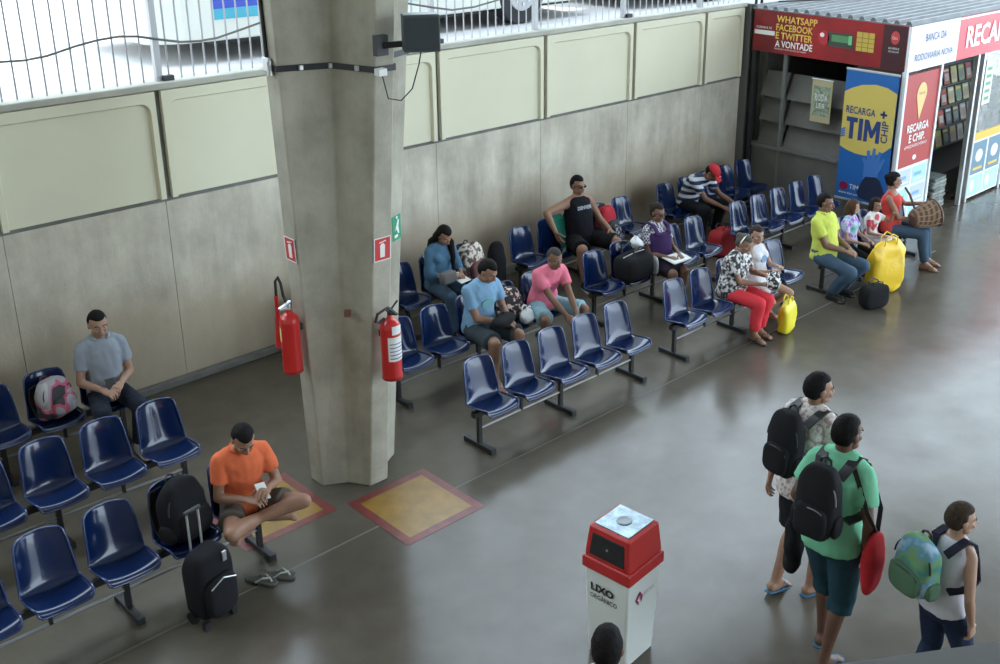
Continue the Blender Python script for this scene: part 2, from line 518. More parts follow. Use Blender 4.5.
# ------------------------------------------------------------------ vehicles in the street outside
def wheel(t, x, y, z, r=.48):
    w = MB().cyl((x, y, z), (x, y + .28, z), r, n=28).build('wheel', mat('tyre', (.03, .03, .032), .85), t, bevel=.03)
    MB().cyl((x, y - .012, z), (x, y + .02, z), r * .58, n=24).build('rim', mat('wheel_rim', (.45, .45, .46), .4, metal=.5), w, bevel=.01)
    MB().cyl((x, y - .05, z), (x, y, z), r * .2, n=14).build('hub', M_BLACK, w)
    for k in range(8):
        a = k * math.pi / 4
        MB().cyl((x + r * .36 * math.cos(a), y - .03, z + r * .36 * math.sin(a)), (x + r * .36 * math.cos(a), y, z + r * .36 * math.sin(a)), .025, n=6).build('wheel_nut', M_ALU, w)

def bus(x0, x1, y, label, front_x, stripes, body, wheels):
    t = empty('bus', ((x0 + x1) / 2, y + 1.25, 2.4), 0, label, 'bus')
    L = (x1 - x0) / 2
    b = MB()
    prof = [(-1.25, .27), (-1.25, 2.6), (-1.1, 3.0), (1.1, 3.0), (1.25, 2.6), (1.25, .27)]
    rings = []
    for xx, sc in ((-L, .72), (-L + .12, .86), (-L + .4, .97), (-L + .8, 1), (L - .3, 1), (L, .93)):
        rings.append([V(xx, yy * sc, zz if zz < 1 else zz * (.9 + .1 * sc)) for yy, zz in prof])
    b.ring_loft(rings)
    bd = b.build('bus_body', body, t, bevel=.03)
    for (a0, a1, z0, z1, mm) in stripes:
        MB().span((a0 - (x0 + x1) / 2, -1.262, z0 - 2.4), (a1 - (x0 + x1) / 2, -1.25, z1 - 2.4)).build('stripe', mm, bd)
    n = int((x1 - x0 - 2) / 1.2)
    for k in range(n):
        xa = -L + 1.3 + k * 1.2
        MB().span((xa, -1.262, 1.35), (xa + 1.12, -1.25, 2.3)).build('window', mat('bus_window', (.03, .04, .05), .08), bd)
    MB().span((-L + .9, -1.0, .2), (L - .3, 1.0, .3)).build('underside', M_BLACK, t)
    for wx in wheels: wheel(t, wx - (x0 + x1) / 2, -1.26, .48)
    return t
M_BLUE = mat('bus_blue', (.03, .07, .45), .4); M_TEAL = mat('bus_teal', (.05, .38, .5), .4); M_CREAM = mat('bus_cream', (.70, .71, .64), .4)
bus(5.7, 13.3, 12.5, 'cream bus with blue and teal stripes parked beyond the railing, hub of one wheel showing', 6.25,
    [(6.5, 13.2, 2.93, 3.06, M_TEAL), (6.5, 13.2, 3.06, 3.45, M_BLUE), (9.5, 10.3, 3.47, 3.6, mat('bus_red', (.5, .03, .06), .4))], M_CREAM, (8.2, 11.66))
bus(14.1, 22, 12.3, 'dark bus parked beyond the railing above the news stand end of the wall', 14.1,
    [(14.9, 21.9, 2.95, 3.2, M_TEAL)], mat('bus_dark', (.07, .08, .09), .4), (16.2, 20.2))

# ------------------------------------------------------------------ waiting benches
def seat_mesh():
    prof = [(-.195, .372), (-.198, .392), (-.182, .408), (-.11, .402), (-.02, .388), (.045, .380), (.092, .390), (.120, .428), (.138, .49), (.154, .555), (.168, .625), (.182, .682), (.197, .727), (.208, .751)]
    half = [.170, .188, .200, .208, .212, .212, .208, .205, .200, .194, .188, .181, .172, .150]
    n, m = len(prof), 11
    vs, fs = [], []
    for i, ((y, z), h) in enumerate(zip(prof, half)):
        t = i / (n - 1)
        back = max(0, min(1, (i - 5) / 3))
        for j in range(m):
            u = -1 + 2 * j / (m - 1)
            e = abs(u) ** 2.2
            vs.append(V(h * .89 * u, y - .055 * e * back, z + (1 - back) * .03 * e * (1 if i > 1 else .3)))
    for i in range(n - 1):
        for j in range(m - 1):
            fs.append((i * m + j, i * m + j + 1, (i + 1) * m + j + 1, (i + 1) * m + j))
    me = bpy.data.meshes.new('seat'); me.from_pydata([tuple(p) for p in vs], [], fs)
    for p in me.polygons: p.use_smooth = True
    border = [vs[j] for j in range(m)] + [vs[i * m + m - 1] for i in range(1, n)] + [vs[(n - 1) * m + j] for j in range(m - 2, -1, -1)] + [vs[i * m] for i in range(n - 2, 0, -1)]
    rim = MB().tube(border, .0085, n=6, closed=True).mesh('rim')
    for p in rim.polygons: p.use_smooth = True
    return me, rim
SEAT_ME, RIM_ME = seat_mesh()
SEAT_ME.materials.append(M_SEAT); RIM_ME.materials.append(M_RIM)
PITCH_S = .44
BM = {}
def shared(name, mk, m):
    if name not in BM:
        BM[name] = mk().mesh(name); BM[name].materials.append(m)
    return BM[name]
def bench(xc, y, label, n=5, pitch=PITCH_S):
    t = empty('waiting_bench', (xc, y, 0), 0, label, 'bench', 'blue seat benches in rows')
    def part(name, me, loc, parent=t, mods=False, bev=0):
        o = bpy.data.objects.new(name, me); COL.objects.link(o); o.parent = parent; o.location = loc
        if bev:
            b = o.modifiers.new('b', 'BEVEL'); b.width = bev; b.segments = 2
        return o
    for k in range(n):
        x = (k - (n - 1) / 2) * pitch
        s = part('seat', SEAT_ME, (x, 0, 0))
        so = s.modifiers.new('solid', 'SOLIDIFY'); so.thickness = .007; so.offset = -1
        sb = s.modifiers.new('sub', 'SUBSURF'); sb.levels = 1; sb.render_levels = 1
        part('rim', RIM_ME, (0, 0, 0), s)
        part('seat_bracket', shared('seat_bracket', lambda: MB().box((0, -.02, .365), (.22, .2, .025)).box((0, .0, .372), (.05, .3, .02)), M_BLACK), (x, 0, 0))
    w = (n - 1) * pitch + .36
    part('beam', MB_beam(w), (0, 0, .335), bev=.004)
    part('rail', MB_rail(), (0, 0, .185))
    for k in (-1, 0, 1):
        part('leg', shared('leg', lambda: MB().span((-.018, -.018, .045), (.018, .018, .33)), M_BLACK), (k * .99, 0, 0))
        f = part('foot', shared('foot', lambda: MB().span((-.024, -.172, .006), (.024, .172, .048)), M_BLACK), (k * .99, 0, 0), bev=.005)
        for s in (-1, 1):
            part('foot_cap', shared('foot_cap', lambda: MB().span((-.026, -.018, 0), (.026, .018, .05)), M_BLACKP), (0, s * .165, 0), f)
    for k in (-.5, .5):
        part('hanger', shared('hanger', lambda: MB().span((-.012, -.012, .18), (.012, .012, .32)), M_BLACK), (k * .99, 0, 0))
    return t
def MB_beam(w):
    return shared('beam%.2f' % w, lambda: MB().box((0, 0, 0), (w, .05, .05)), M_BLACK)
def MB_rail():
    return shared('rail', lambda: MB().cyl((-.99, 0, 0), (.99, 0, 0), .011, n=8), mat('rail_dull_steel', (.20, .20, .20), .4, metal=.5))
YA, YB, YC = 8.64, 7.47, 6.305
bench(2.226, YC, 'blue bench holding the black backpack and the cross-legged man in orange')
bench(6.345, YC, 'empty blue bench by the column, five vacant seats in a row')
bench(8.99, YC, 'blue bench where the woman in red trousers sits')
bench(11.615, YC - .1, 'blue bench where the man in yellow sits with two children')
bench(2.24, YB, 'empty blue bench between the polo shirt man and the man in orange')
bench(6.35, YB, 'blue bench shared by the light blue and the pink T-shirt men')
bench(9.02, YB, 'blue bench holding the black travel bag and the woman in purple')
bench(11.675, YB, 'empty blue bench in the row before the grey boarded side of the news stand')
bench(2.26, YA, 'blue bench against the wall where the polo shirt man sits')
bench(6.37, YA, 'blue bench against the wall behind the column, with the denim shirt woman')
bench(9.01, YA, 'blue bench against the wall where the black vest man sits')
bench(11.65, YA, 'blue bench against the wall where the red cap man sits')

# ------------------------------------------------------------------ litter bin
def litter_bin():
    t = empty('litter_bin', (4.33, 3.735, 0), R_(5), 'white litter bin with red hooded lid and LIXO ORGANICO lettering', 'bin')
    sq = lambda h, z: [V(-h, -h, z), V(h, -h, z), V(h, h, z), V(-h, h, z)]
    body = MB().ring_loft([sq(.146, .0), sq(.147, .02), sq(.172, .68)]).build('bin_body', mat('bin_white', (.76, .78, .74), .4), t, bevel=.012)
    MB().ring_loft([sq(.185, .655), sq(.185, .735), sq(.176, .74)]).build('lid_collar', M_RED, t, bevel=.008)
    MB().ring_loft([sq(.174, .735), sq(.170, .80), sq(.156, .945), sq(.146, .96)]).build('lid_hood', M_RED, t, bevel=.014)
    # flap opening on the side turned to -X
    fl_ = MB(); 
    fl_.add([(-.1775, -.135, .765), (-.1775, .135, .765), (-.1630, .122, .915), (-.1630, -.122, .915), (-.160, -.135, .765), (-.160, .135, .765), (-.146, .122, .915), (-.146, -.122, .915)],
            [(0, 1, 2, 3), (4, 7, 6, 5), (0, 4, 5, 1), (1, 5, 6, 2), (2, 6, 7, 3), (3, 7, 4, 0)])
    fl_.build('flap', mat('bin_flap', (.02, .02, .022), .25), t, bevel=.004)
    MB().cyl((-.176, .0, .84), (-.160, .0, .84), .008, n=8).build('flap_rivet', M_ALU, t)
    MB().ring_loft([sq(.134, .958), sq(.130, .966)]).build('top_tray', mat('bin_steel_top', (.22, .28, .31), .22, metal=.7, noise_amt=.5, noise_scale=14), t)
    MB().lathe([(.045, .966), (.05, .969), (.04, .971), (.02, .969)], n=20).build('ash_plate', mat('ash_dark', (.2, .22, .23), .4, metal=.5), t)
    tl = math.atan2(.025, .66)
    bw = lambda z: .147 + .025 * (z - .02) / .66 + .0015
    # lettering on the -X side
    dk = mat('print_black', (.03, .03, .03), .6)
    M = frame((-bw(.50), .12, .50), (0, -1, 0), (-math.sin(tl), 0, math.cos(tl)))
    text('LIXO', .18, .06, M, dk, body, bold=.045)
    M = frame((-bw(.445), .125, .445), (0, -1, 0), (-math.sin(tl), 0, math.cos(tl)))
    text('ORGÂNICO', .21, .045, M, dk, body, bold=.012)
    # emblem on the -Y side: crimson diamond cut by a white chevron, small grey name
    M = frame((-.09, -bw(.455), .455), (1, 0, 0), (0, -math.sin(tl), math.cos(tl)))
    cr = mat('emblem_crimson', (.33, .03, .10), .5)
    for pts in ([(0, .05), (.035, .095), (.035, .07), (.018, .05)], [(.04, .098), (.075, .055), (.05, .055), (.04, .068)], [(.0, .045), (.016, .045), (.035, .022), (.035, -.002)], [(.045, .05), (.075, .05), (.062, .012)]):
        poly(M, pts, .003, 'emblem', cr, body, .002)
    text('REICAM', .105, .028, M @ Matrix.Translation((.082, .045, 0)), mat('print_grey', (.35, .3, .34), .6), body)
    for sx in (-1, 1):
        for sy in (-1, 1): MB().cyl((sx * .1, sy * .1, -.0), (sx * .1, sy * .1, .02), .015).build('foot', M_BLACKP, t)
litter_bin()

# ------------------------------------------------------------------ extinguishers, signs and loudspeaker on the column
def extinguisher(name, loc, rz, h, r, label, horn):
    t = empty(name, loc, rz, label, 'extinguisher', 'fire extinguishers on the column')
    er = mat('extinguisher_red', (.55, .02, .018), .28, coat=.4)
    prof = [(.0, 0), (r * .85, 0), (r, .02), (r, h - r * .9), (r * .9, h - r * .45), (r * .6, h - r * .12), (.025, h), (.02, h + .03), (0, h + .03)]
    body = MB().lathe([(max(a, .001), z) for a, z in prof], n=24).build('cylinder', er, t, smooth=False, bevel=.004)
    MB().lathe([(r + .002, .004), (r + .002, .025), (r, .027)], n=24).build('foot_ring', mat('dark_red', (.3, .01, .01), .4), t)
    # wrapped label
    def wrap(z0, z1, a0, a1, mm, name='instruction_label'):
        vs = []; fs = []; n = 10
        for k in range(n + 1):
            a = a0 + (a1 - a0) * k / n
            for z in (z0, z1): vs.append(V((r + .0015) * math.cos(a), (r + .0015) * math.sin(a), z))
        for k in range(n): fs.append((2 * k, 2 * k + 2, 2 * k + 3, 2 * k + 1))
        return MB().add(vs, fs).build(name, mm, body)
    wl_ = mat('paper_label', (.78, .78, .74), .6)
    if horn:
        wrap(h * .55, h * .78, R_(-175), R_(-95), mat('yellow_label', (.75, .68, .25), .6)); wrap(h * .1, h * .2, R_(-180), R_(-120), wl_); wrap(h * .3, h * .36, R_(-180), R_(-130), wl_)
    else:
        wrap(h * .34, h * .74, R_(-150), R_(-20), wl_)
        wrap(h * .78, h * .92, R_(-125), R_(-55), wl_)
        for k in range(5): 
            zz = h * (.38 + .06 * k)
            vs = []
            MBk = MB()
            for q in range(7):
                a = R_(-140 + q * (17 - k))
                vs += [V((r + .003) * math.cos(a), (r + .003) * math.sin(a), zz), V((r + .003) * math.cos(a), (r + .003) * math.sin(a), zz + h * .015)]
            MBk.add(vs, [(2 * q, 2 * q + 2, 2 * q + 3, 2 * q + 1) for q in range(6)]).build('print_line', mat('print_blue', (.1, .12, .3), .6), body)
    v = MB().cyl((0, 0, h + .02), (0, 0, h + .06), .018).box((0, -.03, h + .07), (.022, .11, .014), Matrix.Rotation(R_(18), 3, 'X')).box((0, -.035, h + .045), (.02, .09, .012), Matrix.Rotation(R_(-12), 3, 'X'))
    v.build('valve', M_BLACK if not horn else M_ALU, t)
    if horn:
        MB().tube([(-.0, 0, h + .05), (-.05, 0, h + .12), (-.07, .0, h + .22), (-.1, 0, h + .26), (-.135, 0, h + .22), (-.14, 0, h + .08)], .011, n=8).build('hose', M_BLACKP, t)
        MB().cyl((-.14, 0, h + .1), (-.14, 0, h - .06), .016).cyl((-.14, 0, h - .06), (-.14, 0, h - .32), .02, .038, n=16).build('discharge_horn', er, t)
    else:
        MB().tube([(0, -.01, h + .05), (-.06, -.02, h + .1), (-.13, -.01, h + .08), (-.145, .0, h + .02), (-.09, .02, h - .01), (-.03, .03, h + .0)], .011, n=8).build('hose', M_BLACKP, t)
        MB().tube([(.0, 0, h + .055), (.045, -.01, h + .10), (.07, -.02, h + .13)], .008, n=8).build('lever', M_BLACK, t)
    MB().box((0, r * 1.12, h * .72), (.05, r * .35, .05)).build('wall_hook', M_BLACK, t)
    return t
def col_s(z): return .36 + .058 * z
# on the -Y arm end
extinguisher('fire_extinguisher', (4.415, 6.785 - col_s(1.6) - .112, 1.03), R_(8), .50, .078, 'red fire extinguisher with white paper label and coiled black hose on the column', False)
extinguisher('fire_extinguisher', (4.39 - col_s(1.55) - .075, 6.74, 1.09), R_(-84), .49, .075, 'red fire extinguisher with discharge horn and yellow label on the column', True)
def sign(name, M, w, h, base, fig, label, kind):
    t = empty(name, M.translation, 0, label, 'sign')
    M = M.copy(); M.translation = (0, 0, 0)
    p = plate(M, w, h, .004, 'plate', base, t, -w / 2, -h / 2)
    if kind == 'ext':
        wm = mat('sign_white', (.85, .85, .82), .5)
        poly(M, [(-.02, -.065), (.02, -.065), (.022, .03), (.01, .045), (-.01, .045), (-.022, .03)], .003, 'pictogram', wm, p, .004)
        poly(M, [(-.03, .05), (.03, .06), (.03, .068), (-.03, .058)], .003, 'pictogram', wm, p, .004)
        for a_ in ((-w / 2, -h / 2, w, .008), (-w / 2, h / 2 - .008, w, .008), (-w / 2, -h / 2, .008, h), (w / 2 - .008, -h / 2, .008, h)):
            plate(M, a_[2], a_[3], .005, 'border', wm, p, a_[0], a_[1])
    else:
        wm = mat('sign_white', (.85, .85, .82), .5)
        poly(M, [(-.03, -.02), (.0, .03), (.02, .06), (.035, .055), (.02, .01), (.03, -.05), (.01, -.045), (-.005, -.01)], .003, 'pictogram', wm, p, .004)
        plate(M, .05, .022, .006, 'pictogram', wm, p, -.04, -.075)
        disc(M, .005, .078, .012, .012, .006, 12, 'pictogram', wm, p)
tz = math.atan(.077)
s1 = col_s(1.99)
sign('extinguisher_sign', frame((4.39 + .037, 6.81 - .037 - s1 - .010, 2.07), (1, 0, 0), (0, -math.sin(tz), math.cos(tz))), .155, .19, mat('sign_red', (.58, .05, .05), .5), None, 'red extinguisher sign on the column above the extinguisher with the white label', 'ext')
s1 = col_s(2.06)
sign('extinguisher_sign', frame((4.39 + .039 - s1 - .004, 6.81 - .039, 2.06), (0, -1, 0), (-.039, 0, 1)), .145, .19, mat('sign_red', (.58, .05, .05), .5), None, 'red extinguisher sign on the column above the extinguisher with the horn', 'ext')
nn = V(1, -1, 0).normalized()
zz = 2.20; s1 = col_s(zz); ng = .185 + .006 * zz
a_, b_ = V(.085, -s1, 0), V(ng, -ng, 0)
dx = (b_ - a_).normalized()
dx = V(.9, .43, 0).normalized()
sign('exit_route_sign', frame(V(4.39 + .041, 6.81 - .041, zz) + a_ + V(.004, -.006, 0) + dx * .062, dx, (0, 0, 1)), .13, .19, mat('sign_green', (.02, .28, .14), .5), None, 'green emergency route sign with white pictogram on the column', 'exit')
# square loudspeaker box on a bracket
t = empty('loudspeaker', (4.46, 6.81 - .07 - col_s(3.6) - .03, 3.66), 0, 'dark grey loudspeaker box on a bracket at the column edge', 'loudspeaker')
Rm = Matrix.Rotation(R_(-30), 3, 'Z')
off = V(.135, -.20, .03)
bx = MB().box(off, (.25, .13, .25), Rm).build('cabinet', mat('speaker_grey', (.055, .07, .075), .55), t, bevel=.008)
MB().box(off + Rm @ V(0, -.066, 0), (.225, .008, .215), Rm).build('grille', mat('speaker_grille', (.035, .045, .05), .7, bump=.4, bump_scale=300), bx)
MB().box(off + Rm @ V(0, .0, .126), (.24, .11, .006), Rm).build('top_plate', mat('speaker_top', (.30, .34, .34), .4), bx)
MB().box((-.06, .0, -.06), (.1, .05, .14)).build('wall_plate', mat('plate_dark', (.05, .055, .06), .5), t, bevel=.004)
MB().cyl((-.05, -.02, -.06), off + V(-.07, .1, -.08), .022).build('bracket_arm', M_BLACK, t)
MB().tube([off + V(.0, .0, -.12), off + V(-.01, .02, -.22), (.09, -.14, -.36), (.02, -.10, -.44), (-.06, -.06, -.42), (-.08, -.03, -.26)], .005, n=6).build('speaker_cable', M_BLACKP, t)
MB().box((-.08, -.015, -.24), (.07, .06, .05)).build('junction_box', M_WHITE, t, bevel=.005)

# ------------------------------------------------------------------ news stand
def newsstand():
    X0, X1, Y0, Y1 = 13.06, 18.6, 6.70, 9.13
    t = empty('news_stand', (X0, Y0, 0), 0, 'news stand with red sign boards and corrugated metal roof at the wall end', 'kiosk')
    def P(o): return V(o[0] - X0, o[1] - Y0, o[2])
    def sp(a, b, name, m, parent=t, bevel=0): return MB().span(P(a), P(b)).build(name, m, parent, bevel=bevel)
    fasc = mat('fascia_red', (.40, .012, .016), .45, noise_amt=.35, noise_scale=1.2, col2=(.16, .006, .01))
    whitep = mat('sign_panel_white', (.80, .84, .86), .45)
    reds = mat('sign_bright_red', (.72, .07, .09), .45)
    panelr = mat('panel_red', (.45, .055, .05), .5)
    yl = mat('sign_yellow', (.80, .52, .09), .5); wt = mat('sign_white', (.85, .85, .82), .5)
    roofm = mat('roof_sheet', (.20, .21, .215), .55, metal=.2, noise_amt=.35, noise_scale=4)
    # roof
    rf = sp((X0 - .03, Y0 - .03, 2.835), (X1, Y1, 2.855), 'roof', roofm)
    ym = Y0 + .03
    rb = MB().ring_loft([[V(xx, -.045, 0), V(xx, -.02, .045), V(xx, .02, .045), V(xx, .045, 0)] for xx in (0, X1 - X0)]).mesh('roof_rib')
    rb.materials.append(roofm)
    while ym < Y1:
        o = bpy.data.objects.new('roof_rib', rb); COL.objects.link(o); o.parent = rf; o.location = (0, ym - Y0, 2.855)
        ym += .17
    MB().tube([P(p) for p in ((X0 + .3, Y1 - .2, 2.93), (X0 + 2, Y1 - .9, 2.93), (X0 + 5, Y1 - 1.6, 2.93))], .012).build('roof_wire', M_BLACKP, rf)
    # fascias
    fs = sp((X0 - .04, Y0, 2.262), (X0, Y1 - .04, 2.842), 'side_sign_board', fasc)
    M = frame(P((X0 - .04, Y1 - .04, 2.262)), (0, -1, 0), (0, 0, 1))      # text axes on the side board
    W, Hh = 2.39, .58
    for body, y_, w_, c in (('WHATSAPP', .435, .66, yl), ('FACEBOOK', .32, .60, yl), ('E TWITTER', .205, .60, yl), ('A VONTADE', .09, .61, wt)):
        text(body, w_, .096, M @ Matrix.Translation((.385, y_, .003)), c, fs, bold=.02)
    text('NAVEGUE A VONTADE NO SEU PLANO', .52, .022, M @ Matrix.Translation((.38, .055, .003)), wt, fs)
    plate(M, .34, .06, .004, 'label_strip', wt, fs, .02, .24)
    text('CONSULTE', .26, .03, M @ Matrix.Translation((.05, .325, .002)), wt, fs)
    # SIM card picture: bulb, green device, gold chip
    disc(M, 1.16, .30, .085, .095, .004, 24, 'picture_ball', mat('ball_red', (.5, .03, .04), .4), fs)
    disc(M, 1.13, .34, .035, .03, .006, 16, 'picture_shine', wt, fs)
    plate(M, .39, .19, .004, 'picture_device', mat('device_dark', (.05, .06, .05), .4), fs, 1.22, .20)
    plate(M, .30, .09, .006, 'picture_screen', mat('device_green', (.10, .28, .12), .4), fs, 1.28, .27)
    plate(M, .05, .12, .007, 'picture_screen', mat('device_green2', (.2, .6, .25), .4), fs, 1.54, .25)
    chip = plate(M, .26, .25, .006, 'picture_chip', mat('chip_gold', (.62, .45, .08), .4), fs, 1.66, .19)
    for k in range(3): plate(M, .26, .01, .008, 'chip_line', mat('chip_line', (.35, .22, .03), .5), chip, 1.66, .24 + .06 * k)
    for k in range(2): plate(M, .01, .25, .008, 'chip_line', mat('chip_line', (.35, .22, .03), .5), chip, 1.74 + .09 * k, .19)
    plate(M, .34, .565, .003, 'dark_end', mat('fascia_dark', (.055, .01, .015), .45), fs, 2.04, .008)
    disc(M, 2.215, .42, .062, .085, .006, 28, 'brand_disc', mat('brand_red', (.62, .06, .06), .4), fs)
    text('Claro', .075, .04, M @ Matrix.Translation((2.175, .40, .006)), wt, fs)
    for k in range(2): text(('RECARREGUE', 'AQUI SEU CHIP')[k], .15, .026, M @ Matrix.Translation((2.135, .27 - .045 * k, .004)), wt, fs)
    ff = sp((X0 - .04, Y0 - .04, 2.255), (X0 + 1.32, Y0, 2.842), 'front_sign_board', whitep)
    M2 = frame(P((X0 - .04, Y0 - .04, 2.255)), (1, 0, 0), (0, 0, 1))
    pur = mat('sign_violet', (.09, .07, .25), .5)
    text('BANCA DA', .58, .105, M2 @ Matrix.Translation((.40, .36, .002)), pur, ff)
    text('RODOVIÁRIA NOVA', 1.06, .115, M2 @ Matrix.Translation((.16, .125, .002)), pur, ff)
    fr = sp((X0 + 1.32, Y0 - .04, 2.255), (X1, Y0, 2.842), 'front_sign_board', reds)
    text('RECARGA', 1.8, .31, M2 @ Matrix.Translation((1.60, .14, .003)), wt, fr, bold=.03)
    plate(M2, 4, .025, .004, 'trim_strip', whitep, fr, 1.36, .555)
    # posts
    for x in (X0 - .03, X0 + .94, X0 + 2.06, X0 + 2.26, X0 + 3.4, X1 - .06):
        sp((x, Y0 - .035, 0), (x + .055, Y0 + .03, 2.255), 'post', whitep if x < X0 + 1.5 else M_ALU, bevel=.004)
    sp((X0 - .03, Y1 - .1, 0), (X0 + .03, Y1 - .04, 2.26), 'post', M_BLACK)
    # front: red recharge panel
    pr = sp((X0 + .03, Y0 - .015, .935), (X0 + .94, Y0 + .01, 2.2), 'recharge_panel', panelr)
    M3 = frame(P((X0 + .03, Y0 - .015, .935)), (1, 0, 0), (0, 0, 1))
    drop = [(.46 + .135 * math.cos(a), .98 + .15 * math.sin(a)) for a in [R_(-30 + 12 * k) for k in range(21)]] + [(.45, .62)]
    poly(M3, drop, .004, 'pin_shape', mat('pin_gold', (.78, .55, .22), .45), pr, .002)
    text('APROVEITE', .16, .03, M3 @ Matrix.Translation((.38, .97, .005)), panelr, pr)
    text('RECARGA', .60, .115, M3 @ Matrix.Translation((.16, .47, .003)), wt, pr, bold=.025)
    text('E CHIP.', .44, .115, M3 @ Matrix.Translation((.24, .325, .003)), wt, pr, bold=.025)
    text('#PREZAODOVERAO', .62, .045, M3 @ Matrix.Translation((.14, .25, .003)), wt, pr)
    disc(M3, .46, .10, .05, .035, .004, 18, 'brand_mark', wt, pr)
    # low white panel with small posters
    pl = sp((X0 + .03, Y0 - .01, .04), (X0 + .94, Y0 + .01, .93), 'poster_panel', whitep)
    M4 = frame(P((X0 + .03, Y0 - .01, .04)), (1, 0, 0), (0, 0, 1))
    cy = mat('poster_cyan', (.45, .72, .80), .5); cb2 = mat('poster_blue', (.25, .42, .62), .5); gr = mat('poster_grey', (.55, .62, .64), .5)
    for k in range(2):
        for j in range(3):
            q = plate(M4, .38, .24, .003, 'poster', cy if (k + j) % 2 else gr, pl, .05 + .43 * k, .05 + .28 * j)
            plate(M4, .2, .05, .005, 'poster_picture', cb2, q, .1 + .43 * k, .15 + .28 * j)
            plate(M4, .28, .02, .005, 'poster_line', whitep, q, .1 + .43 * k, .09 + .28 * j)
    # glazed bays to the right of the door
    for (a, b) in ((2.32, 3.40), (3.46, 5.4)):
        sp((X0 + a, Y0 - .005, 1.05), (X0 + b, Y0 + .005, 2.25), 'glass_pane', M_GLASS)
        sp((X0 + a, Y0 - .012, .93), (X0 + b, Y0 + .01, 1.05), 'yellow_band', yl)
        lp = sp((X0 + a, Y0 - .01, .04), (X0 + b, Y0 + .01, .93), 'poster_panel', whitep)
        M5 = frame(P((X0 + a, Y0 - .01, .04)), (1, 0, 0), (0, 0, 1))
        n = int((b - a) / .52)
        for k in range(n):
            q = plate(M5, .46, .50, .003, 'poster', mat('poster_slate', (.16, .26, .33), .5), lp, .04 + .52 * k, .36)
            disc(M5, .27 + .52 * k, .64, .12, .10, .005, 16, 'poster_picture', whitep, q)
            plate(M5, .3, .04, .005, 'poster_line', yl, q, .12 + .52 * k, .42)
            q = plate(M5, .46, .30, .003, 'poster', cy, lp, .04 + .52 * k, .03)
            disc(M5, .16 + .52 * k, .18, .08, .10, .005, 16, 'poster_picture', whitep, q); disc(M5, .36 + .52 * k, .18, .08, .10, .005, 16, 'poster_picture', gr, q)
    M6 = frame(P((X0 + 2.32, Y0 - .006, 1.05)), (1, 0, 0), (0, 0, 1))
    ns = plate(M6, .26, .66, .004, 'notice', mat('notice_pale', (.70, .78, .66), .5), t, .10, .42)
    for k in range(5): plate(M6, .16, .05, .006, 'notice_line', mat('notice_green', (.15, .35, .2), .5), ns, .15, .48 + .11 * k)
    plate(M6, .15, .2, .004, 'notice', whitep, t, .86, .05)
    sp((X0 + 3.50, Y0 - .02, 1.1), (X0 + 4.1, Y0 - .006, 2.2), 'red_poster', reds)
    # inside: dark back wall and floor
    dk = mat('stand_inside', (.16, .155, .15), .8)
    sp((X0 + .25, Y1 - .12, 0), (X1, Y1 - .06, 2.83), 'inner_wall', dk)
    sp((X1 - .05, Y0, 0), (X1, Y1, 2.83), 'inner_wall', dk)
    shelf = mat('shelf_grey', (.18, .18, .175), .6)
    for z in (.62, .95, 1.28, 1.61, 1.94):
        sp((X0 + .7, Y0 + .72, z - .02), (X0 + 4.6, Y0 + 1.0, z), 'shelf', shelf)
    sp((X0 + .7, Y0 + 1.0, .0), (X0 + 4.6, Y0 + 1.04, 2.3), 'shelf_back', dk)
    # side bay: lower panels, tilted display boards and mullion
    side = mat('side_grey', (.16, .155, .14), .7, noise_amt=.2, noise_scale=3)
    for k, (z0, z1) in enumerate(((.90, 1.24), (1.24, 1.60), (1.60, 1.95))):
        for (ya, yb) in ((Y1 - .14, 8.60), (8.55, 7.45)):
            MB().add([P((X0 + .10, ya, z0)), P((X0 + .10, yb, z0)), P((X0 + .26, yb, z1)), P((X0 + .26, ya, z1)), P((X0 + .14, ya, z0)), P((X0 + .14, yb, z0)), P((X0 + .30, yb, z1)), P((X0 + .30, ya, z1))],
                     [(0, 1, 2, 3), (4, 7, 6, 5), (0, 4, 5, 1), (1, 5, 6, 2), (2, 6, 7, 3), (3, 7, 4, 0)]).build('display_board', side, t)
    for (ya, yb) in ((Y1 - .06, 8.60), (8.55, 7.45), (7.45, 6.78)):
        sp((X0 + .04, ya, .02), (X0 + .10, yb, .86), 'side_panel', side, bevel=.006)
    sp((X0 + .0, 6.75, .86), (X0 + .12, Y1 - .05, .90), 'side_ledge', shelf)
    sp((X0 + .04, 8.55, 0), (X0 + .09, 8.60, 2.26), 'mullion', shelf)
    sp((X0 + .04, 7.42, .9), (X0 + .09, 7.47, 2.26), 'mullion', M_BLACK)
    sp((X0 + .04, 6.74, .9), (X0 + .09, 7.42, 2.26), 'side_panel', dk)
    return t
newsstand()
rnd = random.Random(8)
mag_names = ['beige', 'navy', 'dark red', 'green', 'mustard', 'charcoal', 'off-white', 'black']
mag_cols = [(.5, .45, .4), (.12, .2, .3), (.4, .08, .06), (.2, .3, .15), (.55, .5, .2), (.25, .25, .28), (.6, .6, .58), (.1, .1, .12)]
